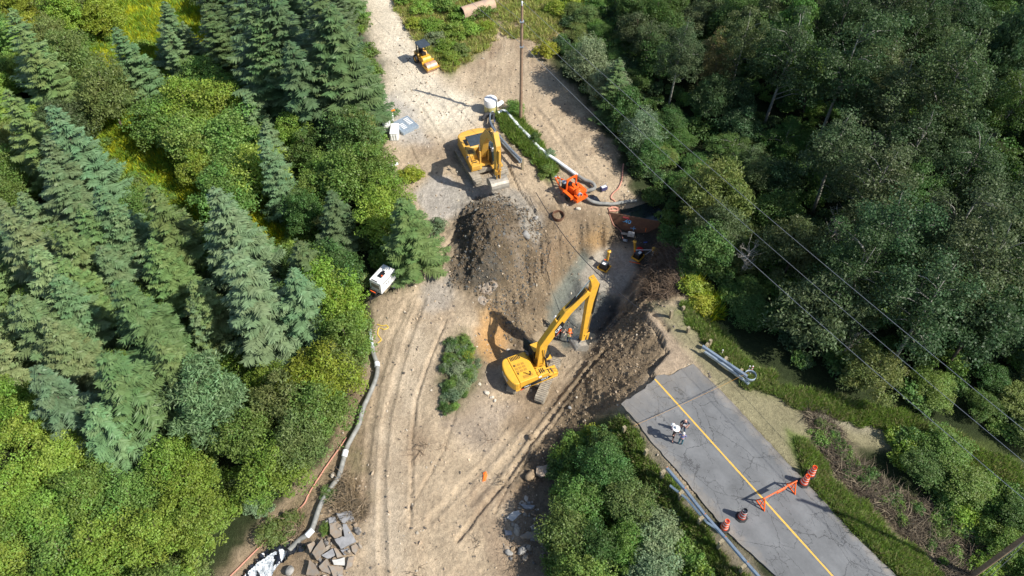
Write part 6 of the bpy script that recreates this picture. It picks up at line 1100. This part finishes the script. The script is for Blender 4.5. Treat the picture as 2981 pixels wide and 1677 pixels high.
# pump trailer
P = hit(1668,572); hd = math.atan2(*(U(1627,530,-1)-U(1695,588,-1)).yx); t = thing('pump_trailer', 'bright orange trailer pump with a tall lifting frame', 'pump', P, hd)
b = MB(); b.box((.0,0,.5),(2.5,1.3,.14)); b.box((0,.62,.6),(2.5,.07,.25)); b.box((0,-.62,.6),(2.5,.07,.25)); b.box((-1.22,0,.6),(.07,1.3,.25)); b.build('chassis', 'org', t, bevel=.01)
b = MB(); b.beam((1.2,.55,.5),(2.5,.08,.5),.1,.14); b.beam((1.2,-.55,.5),(2.5,-.08,.5),.1,.14); b.build('drawbar', 'org', t, bevel=.01); b = MB(); b.lathe([(.0,.55),(.1,.58),(.1,.72),(.0,.76)], 12, 0, (2.55,0,-.1)); b.tube([(1.9,0,.0),(1.9,0,.9)], .05, 8); b.build('jockey_post', 'gal', t, True)
for y in (-.78, .78):
    w_ = MB(); w_.lathe([(.14,-.1),(.36,-.1),(.4,-.05),(.4,.05),(.36,.1),(.14,.1)], 22, 0, (-.15,y,.38), Matrix.Rotation(R(90),3,'X')); w_.build('wheel', 'rub', t, True); b = MB(); b.box((-.15,y*1.02,.88),(1.15,.3,.05)); b.box((-.72,y*1.02,.74),(.05,.3,.3)); b.box((.42,y*1.02,.74),(.05,.3,.3)); b.build('mudguard', 'org', t, bevel=.01)
b = MB(); [b.beam((.35,y,.5),(.35,y,2.05),.12,.12) for y in (-.55,.55)]; b.beam((.35,-.6,2.05),(.35,.6,2.05),.12,.14); [b.beam((.35,y,1.75),(.35,y*.45,2.03),.06,.1) for y in (-.5,.5)]; b.build('lifting_frame', 'org', t, bevel=.012)
b = MB(); b.box((.05,0,.95),(.8,.7,.6)); b.box((.05,0,1.3),(.5,.3,.18)); b.build('engine', 'org', t, bevel=.05); b = MB(); b.box((.4,.1,1.25),(.3,.4,.35)); b.tube([(.1,.2,1.3),(.1,.2,1.75),(.0,.2,1.8)], .05, 8); b.tube([(-.1,-.2,1.3),(-.1,-.2,1.5)], .1, 10); b.build('exhaust', 'blk', t, bevel=.02)
b = MB(); b.lathe([(.0,-.22),(.35,-.22),(.42,-.12),(.42,.12),(.35,.22),(.0,.22)], 22, 0, (-.65,0,1.0), Matrix.Rotation(R(90),3,'Y')); b.box((-.9,.3,.8),(.5,.45,.3)); b.box((-.6,-.45,.78),(.5,.3,.3)); b.build('pump_body', 'org', t, True); b = MB(); b.lathe([(.17,-.1),(.22,-.1),(.22,.1),(.17,.1)], 16, 0, (-1.0,.1,1.0), Matrix.Rotation(R(90),3,'Y')); b.build('flange', 'gal', t, True)
b = MB(); b.tube([(.95,.35,.62),(.95,.35,1.25)], .22, 14); b.lathe([(.22,1.25),(.2,1.35),(.0,1.38)], 14, 1, (.95,.35,0)); b.build('fuel_drum', ['rub','gal'], t, True)
# white generator trailer
P = hit(1120,838); hd = math.atan2(*(U(1088,862,-2)-U(1135,810,-2)).yx); t = thing('generator_trailer', 'white generator trailer at the wood edge', 'generator', (P.x, P.y, P.z), hd)
b = MB(); b.prism([(-1.05,.55),(1.05,.55),(.98,1.75),(-.98,1.75)], -.58, .58); body = b.build('body', 'wht', t, bevel=.04); b = MB(); b.box((.1,0,1.77),(.62,.42,.06)); b.box((-.25,-.02,1.8),(.22,.22,.06)); b.box((.9,-.1,1.765),(.1,.6,.02)); b.build('roof_vent', 'blk', body, bevel=.02)
b = MB(); b.box((0,.585,1.52),(1.5,.02,.05)); b.box((.3,.585,1.2),(.12,.02,.09)); b.box((.0,.585,1.1),(.09,.02,.12)); b.build('side_trim', 'blk', body); b = MB(); b.box((.2,.15,1.83),(.12,.1,.06)); b.build('roof_lamp', 'orgd', body); b = MB(); b.box((1.03,0,1.3),(.03,.85,.5)); b.build('front_grille', 'stl', body)
b = MB(); b.box((-.1,0,.46),(2.3,1.0,.14)); b.beam((1.0,.4,.45),(1.95,0,.4),.08,.1); b.beam((1.0,-.4,.45),(1.95,0,.4),.08,.1); b.build('chassis', 'blk', t); b = MB(); b.box((0,.62,.5),(1.5,.1,.12)); b.box((0,-.62,.5),(1.5,.1,.12)); b.build('side_rail', 'post', t)
for y in (-.74, .74):
    b = MB(); b.lathe([(.19,-.09),(.32,-.09),(.35,0),(.32,.09),(.19,.09)], 22, 0, (-.35,y,.35), Matrix.Rotation(R(90),3,'X')); wl = b.build('wheel', 'rub', t, True); b = MB(); b.lathe([(0,-.06),(.19,-.09),(.19,.09),(0,.06)], 18, 0, (-.35,y,.35), Matrix.Rotation(R(90),3,'X')); b.build('rim', 'whp', wl, True)
b = MB(); b.tube([(1.95,0,.0),(1.95,0,.7)], .05, 8); b.box((1.3,0,.62),(.25,.35,.2)); b.tube([(1.05,-.4,1.0),(1.5,-.35,.9),(1.5,.35,.9),(1.05,.4,1.0)], .03, 6); b.build('hitch', 'blk', t); b = MB(); b.box((1.42,0,.95),(.06,.5,.08)); b.build('marker_strip', 'orgd', t)
# roller
P0_ = U(1228,190,0); P1_ = U(1258,213,0); P = hit(1240,190); hd = R(-57); t = thing('road_roller', 'small yellow road roller with black canopy on the far road shoulder', 'roller', P, hd)
b = MB(); b.lathe([(0,-.62),(.44,-.62),(.5,-.6),(.5,.6),(.44,.62),(0,.62)], 28, 0, (1.15,0,.5), Matrix.Rotation(R(90),3,'X')); M['drum'] = mat('drum_steel', (.62,.38,.26), .5, .3, .2, 3); b.build('front_drum', 'drum', t, True)
b = MB(); b.box((1.15,-.68,.55),(1.1,.06,.3)); b.box((1.15,.68,.55),(1.1,.06,.3)); b.box((.55,0,.75),(.12,1.4,.3)); b.box((1.75,0,.62),(.08,1.42,.14)); b.build('drum_yoke', 'yel', t, bevel=.02)
b = MB(); b.prism([(-.15,.55),(.5,.55),(.5,.95),(.35,1.15),(-.15,1.15)], -.5, .5); b.build('front_body', 'yel', t, bevel=.05); b = MB(); b.prism([(-1.5,.5),(-.2,.5),(-.2,.9),(-.5,.98),(-.7,1.2),(-1.4,1.2),(-1.5,1.05)], -.55, .55); b.build('rear_body', 'yel2', t, bevel=.05)
b = MB(); b.box((-.55,-.05,1.25),(.5,.5,.12)); b.box((-.8,-.05,1.5),(.12,.5,.5)); b.box((-.1,-.05,1.35),(.2,.45,.35)); b.lathe([(.17,-.02),(.2,0),(.17,.02)], 14, 0, (-.15,-.05,1.62), Matrix.Rotation(R(60),3,'Y')); b.build('seat', 'blk', t, bevel=.03)
b = MB(); [b.beam((-.85,y,.9),(-.85,y,2.35),.1,.12) for y in (-.5,.5)]; fr_ = b.build('canopy_frame', 'blk', t, bevel=.015); b = MB(); b.prism(rounded(-1.05,.35,-.62,.62,.18), 2.36, 2.43, 0, 'z'); b.build('canopy', 'gry', t, bevel=.02)
for y in (-.62, .62):
    b = MB(); b.lathe([(.2,-.16),(.42,-.16),(.46,-.08),(.46,.08),(.42,.16),(.2,.16)], 24, 0, (-.95,y,.46), Matrix.Rotation(R(90),3,'X')); wl = b.build('rear_tyre', 'rub', t, True); b = MB(); b.lathe([(0,-.1),(.2,-.17),(.2,.17),(0,.1)], 18, 0, (-.95,y,.46), Matrix.Rotation(R(90),3,'X')); b.build('rim', 'yel', wl, True)
# stacked fence panels and totes
c0 = U(1180,334,.35); c1 = U(1220,353,.35); c2 = U(1177,378,.35); c3 = U(1139,349,.35); cc = (c0+c1+c2+c3)/4; ex = ((c0-c3)+(c1-c2))/2; ey = ((c3-c2)+(c0-c1))/2; a = math.atan2(ex.y, ex.x); Lx = ex.length; Ly = ey.length; t = thing('panel_stack', 'stack of grey metal fence panels lying on the dirt', 'fence panels', Vector((cc.x, cc.y, float(T(cc.x, cc.y)))), a)
for k in range(5):
    b = MB(); z = .06+.075*k
    for y in np.linspace(-Ly/2, Ly/2, 20): b.box((0, y, z), (Lx, .05, .05))
    for x in (-Lx/2, Lx/2): b.box((x, 0, z), (.08, Ly+.06, .07))
    b.build('fence_panel', 'gal', t)
b = MB(); [b.box((-Lx*.22, y, .42), (Lx*.28, .10, .02)) for y in np.linspace(-Ly*.28, Ly*.1, 4)]; [b.box((Lx*.26, y, .42), (Lx*.3, .10, .02)) for y in np.linspace(-Ly*.15, Ly*.33, 5)]; b.build('pale_slat', 'wht', t)
for u, v, d_, rz_, lab in ((1128,386,(.8,1.0,.75),.15,'white boxy tote at the wood edge beside the panels'),(1148,411,(.8,1.65,.8),.0,'taller white tote nearest the camera beside the fence panels'),(1136,354,(.8,.6,.55),.2,'white tote behind the others under a green cloth')):
    P = hit(u, v); t = thing('storage_tote', lab, 'tote', P, rz_, 'white totes by the fence panels'); b = MB(); b.box((0,d_[1]/2,d_[2]/2), d_, 0, None, .93); b.box((0,d_[1]/2,d_[2]+.03),(d_[0]*.98,d_[1]*.98,.1)); b.build('shell', 'whp', t, bevel=.06); b = MB(); [b.box((x,.02,d_[2]*.48),(.1,.06,d_[2]*.8)) for x in (-d_[0]*.3, 0, d_[0]*.3)]; b.build('rib', 'whp', t, bevel=.015)
P = hit(1131,362)+Vector((0,0,-.25)); b = MB(); b.add([(-.35,-.5,.75),(.3,-.6,.8),(.4,0,.95),(.35,.6,.85),(-.3,.55,.9),(-.45,0,1.0),(0,0,1.12),(0,-.7,.45),(-.4,.7,.6)], [(0,1,6),(1,2,6),(2,3,6),(3,4,6),(4,5,6),(5,0,6),(0,7,1),(4,3,8)]); tag(solid(b.build('green_cloth', 'grn', None, True, loc=P), .02), 'crumpled dark green cloth on the rear tote', 'cloth')
P = hit(1142,342); b = MB(); b.tube([(0,0,.8),(.35,.1,.85)], .08, 8); tag(b.build('orange_flask', 'amber', None, True, loc=P), 'small orange flask on the rear tote', 'flask')

# ------------------------------------------------------------ people
def person(label, loc, hd, h, pose, mats, name='person', group=None, hat=None, hair=None, extra=None):
    """pose: dict of joints (x forward, y left, z up) in a 1.75 m figure"""
    s = h/1.75; J = dict(pel=(0,0,.95), sp=(.0,0,1.12), ch=(.0,0,1.32), nk=(.0,0,1.49), h1=(.02,0,1.58), h2=(.03,0,1.68), ls=(0,.18,1.42), rs=(0,-.18,1.42), le=(-.03,.26,1.14), re=(-.03,-.26,1.14), lw=(.08,.25,.90), rw=(.08,-.25,.90), lh=(0,.10,.90), rh=(0,-.10,.90), lk=(.03,.11,.50), rk=(.03,-.11,.50), la=(0,.12,.09), ra=(0,-.12,.09), lt=(.15,.14,.045), rt=(.15,-.14,.045)); J.update(pose)
    Rr = dict(pel=.145, sp=.13, ch=.155, nk=.062, h1=.085, h2=.098, ls=.075, rs=.075, le=.05, re=.05, lw=.034, rw=.034, lh=.10, rh=.10, lk=.068, rk=.068, la=.048, ra=.048, lt=.042, rt=.042)
    E_ = [('pel','sp'),('sp','ch'),('ch','nk'),('nk','h1'),('h1','h2'),('ch','ls'),('ls','le'),('le','lw'),('ch','rs'),('rs','re'),('re','rw'),('pel','lh'),('lh','lk'),('lk','la'),('la','lt'),('pel','rh'),('rh','rk'),('rk','ra'),('ra','rt')]
    for S_ in 'lr':
        w_ = Vector(J[S_+'w']); d_ = (w_-Vector(J[S_+'e'])).normalized(); sd = d_.cross(Vector((1,0,0))).normalized(); J[S_+'p'] = tuple(w_+d_*.07); Rr[S_+'p'] = .036; E_.append((S_+'w', S_+'p'))
        nrm = d_.cross(sd)
        for k, (o_, L_) in enumerate(((-.032,.07),(-.011,.085),(.011,.08),(.032,.065))):
            a_ = w_+d_*.10+sd*o_; J[f'{S_}f{k}a'] = tuple(a_+d_*L_*.5+nrm*.008); J[f'{S_}f{k}b'] = tuple(a_+d_*L_*.9+nrm*.03); Rr[f'{S_}f{k}a'] = .0095; Rr[f'{S_}f{k}b'] = .008; E_ += [(S_+'p', f'{S_}f{k}a'), (f'{S_}f{k}a', f'{S_}f{k}b')]
        J[S_+'th'] = tuple(w_+d_*.06+sd*-.055+nrm*.02); Rr[S_+'th'] = .011; E_.append((S_+'w', S_+'th'))
    keys = list(J); me = bpy.data.meshes.new('body'); me.from_pydata([Vector(J[k])*s for k in keys], [(keys.index(a), keys.index(b_)) for a, b_ in E_], []); tmp = link(bpy.data.objects.new('body_cage', me)); md = tmp.modifiers.new('skin', 'SKIN'); md.use_smooth_shade = True
    for i, k in enumerate(keys):
        sv = me.skin_vertices[0].data[i]; r_ = Rr[k]*s; sv.radius = (r_, r_*(.8 if k in ('pel','sp','ch') else 1)); sv.use_root = (k == 'pel')
    sb = tmp.modifiers.new('sub', 'SUBSURF'); sb.levels = 1; sb.render_levels = 1; dg = bpy.context.evaluated_depsgraph_get(); dg.update(); bm_ = bpy.data.meshes.new_from_object(tmp.evaluated_get(dg)); bpy.data.objects.remove(tmp)
    t = thing(name, label, 'person', loc, hd, group); o = link(bpy.data.objects.new('body', bm_), t); bm_.name = 'body'; bm_.materials.clear()
    slots = list(dict.fromkeys(mats.values())); [bm_.materials.append(M[x]) for x in slots]
    segs = [(a, b_, Vector(J[a])*s, Vector(J[b_])*s) for a, b_ in E_]
    part = lambda a, b_: 'head' if b_ in ('h1','h2') else 'neck' if b_ == 'nk' else 'foot' if b_[1:] == 't' else 'shin' if b_[1:] == 'a' else 'thigh' if b_[1:] == 'k' else 'hip' if b_[1:] == 'h' else 'fore' if b_[1:] == 'w' else 'upper' if b_[1:] == 'e' else 'hand' if len(b_) > 3 or b_[1:] in ('p','th') else 'torso'
    mi = []
    for p in bm_.polygons:
        c = p.center; best = None
        for a, b_, A_, B_ in segs:
            d_ = B_-A_; q_ = max(0, min(1, (c-A_).dot(d_)/max(d_.length_squared, 1e-9))); D_ = (c-A_-d_*q_).length
            if best is None or D_ < best[0]: best = (D_, part(a, b_), q_)
        k = best[1]; k = 'torso' if k == 'hip' and c.z > .98*s else k; mi.append(slots.index(mats.get(k, mats['torso'])))
    bm_.polygons.foreach_set('material_index', mi); bm_.polygons.foreach_set('use_smooth', [True]*len(mi))
    H1 = Vector(J['h1'])*s; H2 = Vector(J['h2'])*s; b = MB(); b.lathe([(.0,-.03),(.014,-.01),(.01,.02),(0,.03)], 6, 0, H1+Vector((.10,0,.03))*s); b.build('nose', mats['head'] if mats['head'] in M else 'skin', o, True)
    b = MB(); [b.lathe([(0,-.012),(.012,0),(0,.012)], 6, 0, H1+Vector((.088,y,.06))*s) for y in (-.033,.033)]; b.build('eye', 'blk', o, True)
    if hair: b = MB(); b.lathe([(.098,-.07),(.112,.0),(.098,.07),(.06,.11),(0,.122)], 16, 0, H2+Vector((-.022,0,-.03))); b.build('hair', hair, o, True)
    if hat: hat(t, H2, s)
    if extra: extra(t, s)
    return t
def hardhat(mt):
    def f(t, H, s): b = MB(); b.lathe([(.16,-.01),(.165,.0),(.125,.02),(.12,.07),(.08,.12),(0,.135)], 18, 0, H+Vector((.0,0,.0))); b.box(H+Vector((.13,0,.0)), (.1,.2,.012)); b.build('hard_hat', mt, t, True)
    return f
def brimhat(t, H, s): b = MB(); b.lathe([(.0,.16),(.07,.155),(.10,.12),(.115,.03),(.26,-.01),(.265,-.02),(.11,.015)], 24, 0, H+Vector((-.01,0,-.02))); b.build('sun_hat', 'wht', t, True); b = MB(); b.lathe([(.118,.03),(.112,.06)], 20, 0, H+Vector((-.01,0,-.02))); b.build('hat_band', 'pipe', t, True)
def toxy(a, b_): return math.atan2(b_[1]-a[1], b_[0]-a[0])
pw = U(1957,1280); pm = U(1984,1258); pb = U(1979,1294)
def emblem(t, s):
    b = MB(); b.lathe([(.07,0),(.095,.0)], 20, 0, (0,0,0)); 
    o = b.build('shirt_emblem', 'wht', t); o.matrix_local = Matrix.Translation((.150*s,.0,1.24*s)) @ Matrix.Rotation(R(80), 4, 'Y'); solid(o, .006)
    b = MB(); b.box((0,0,0),(.07,.05,.005)); o = b.build('emblem_centre', 'lime', t); o.matrix_local = Matrix.Translation((.155*s,.0,1.23*s)) @ Matrix.Rotation(R(80), 4, 'Y')
person('bald man in a dark t-shirt with round white emblem and jeans, hand on hip', (pm.x, pm.y, 0), toxy(pm, (pm.x-.25, pm.y-1)), 1.8, dict(le=(-.05,.34,1.18), lw=(.10,.22,1.0), re=(-.02,-.25,1.14), rw=(.02,-.22,.93), lh=(0,.11,.9), la=(.02,.2,.09), lt=(.17,.24,.045), ra=(-.02,-.2,.09), rt=(.13,-.24,.045)), dict(torso='navy', upper='navy', fore='skin', hand='skin', head='skin', neck='skin', hip='jean', thigh='jean', shin='jean', foot='blk'), group='people on the near road', extra=emblem)
person('person in a wide white sun hat and black shorts carrying a small child', (pw.x, pw.y, 0), toxy(pw, (pw.x+.9, pw.y-.4)), 1.72, dict(le=(.12,.30,1.18), lw=(.26,.12,1.22), re=(-.08,-.32,1.15), rw=(.02,-.20,.95), la=(-.05,.24,.09), lt=(.1,.27,.045), ra=(.05,-.22,.09), rt=(.2,-.26,.045)), dict(torso='blackc', upper='blackc', fore='skin', hand='skin', head='skin', neck='skin', hip='blackc', thigh='blackc', shin='skin', foot='navy'), group='people on the near road', hat=brimhat)
person('person with grey hair in a blue patterned jacket and teal jeans', (pb.x, pb.y, 0), toxy(pb, (pb.x+.3, pb.y+1)), 1.64, dict(le=(.08,.27,1.16), lw=(.22,.05,1.15), re=(.08,-.27,1.16), rw=(.22,-.03,1.10)), dict(torso='bluec', upper='bluec', fore='bluec', hand='skin', head='skin', neck='skin', hip='teal', thigh='teal', shin='teal', foot='blk'), group='people on the near road', hair='hair')
ch_ = Vector((pw.x-.16, pw.y+.32, .62))
person('small child in pink carried by the person in the wide sun hat', ch_, toxy(pw, (pw.x+1, pw.y-.2)), .95, dict(lk=(.16,.14,.72), rk=(.16,-.14,.72), la=(.14,.14,.45), ra=(.14,-.14,.45), lt=(.22,.14,.40), rt=(.22,-.14,.40), le=(.05,.3,1.4), lw=(.15,.3,1.65)), dict(torso='pinkc', upper='pinkc', fore='pinkc', hand='skin', head='skin', neck='skin', hip='pinkc', thigh='pinkc', shin='pinkc', foot='wht'), group='people on the near road', hat=lambda t, H, s: MB().lathe([(.15,-.02),(.09,.02),(.08,.07),(0,.1)], 16, 0, H).build('sun_hat', 'wht', t, True))
wk = hit(1655,998)
def vest(t, s):
    b = MB()
    for y0, z0, y1, z1 in ((-.11,1.42,.11,1.08),(.11,1.42,-.11,1.08)): b.beam((-.142,y0,z0),(-.135,y1,z1),.06,.012, up=(1,0,0))
    b.box((-.128,0,1.03),(.012,.26,.055)); b.build('reflective_cross', 'lime', t)
person('worker in orange hard hat, hi-vis vest with lime cross and blue jeans', (wk.x, wk.y, wk.z), R(75), 1.78, dict(re=(.05,-.28,1.17), rw=(.2,-.22,1.05), le=(.05,.27,1.16), lw=(.22,.14,1.1)), dict(torso='hiv', upper='navy', fore='skin', hand='skin', head='skin', neck='skin', hip='jean', thigh='jean', shin='jean', foot='rub'), group='workers in the pit', hat=hardhat('hiv'), extra=vest)
wk = hit(1630,985); person('worker in dark clothing partly behind the excavator boom', (wk.x, wk.y, wk.z), R(-20), 1.76, dict(re=(.1,-.27,1.2), rw=(.25,-.15,1.1), le=(.1,.27,1.2), lw=(.3,.2,1.15)), dict(torso='blackc', upper='blackc', fore='blackc', hand='skin', head='skin', neck='skin', hip='blackc', thigh='blackc', shin='blackc', foot='rub'), group='workers in the pit', hair='hairy')
wk = hit(1614,958); person('worker in white hard hat and red vest on the upper side of the boom', (wk.x, wk.y, wk.z), R(-30), 1.76, dict(re=(.1,-.27,1.2), rw=(.25,-.15,1.1)), dict(torso='redw', upper='wht', fore='skin', hand='skin', head='skin', neck='skin', hip='jean', thigh='jean', shin='jean', foot='rub'), group='workers in the pit', hat=hardhat('wht'))
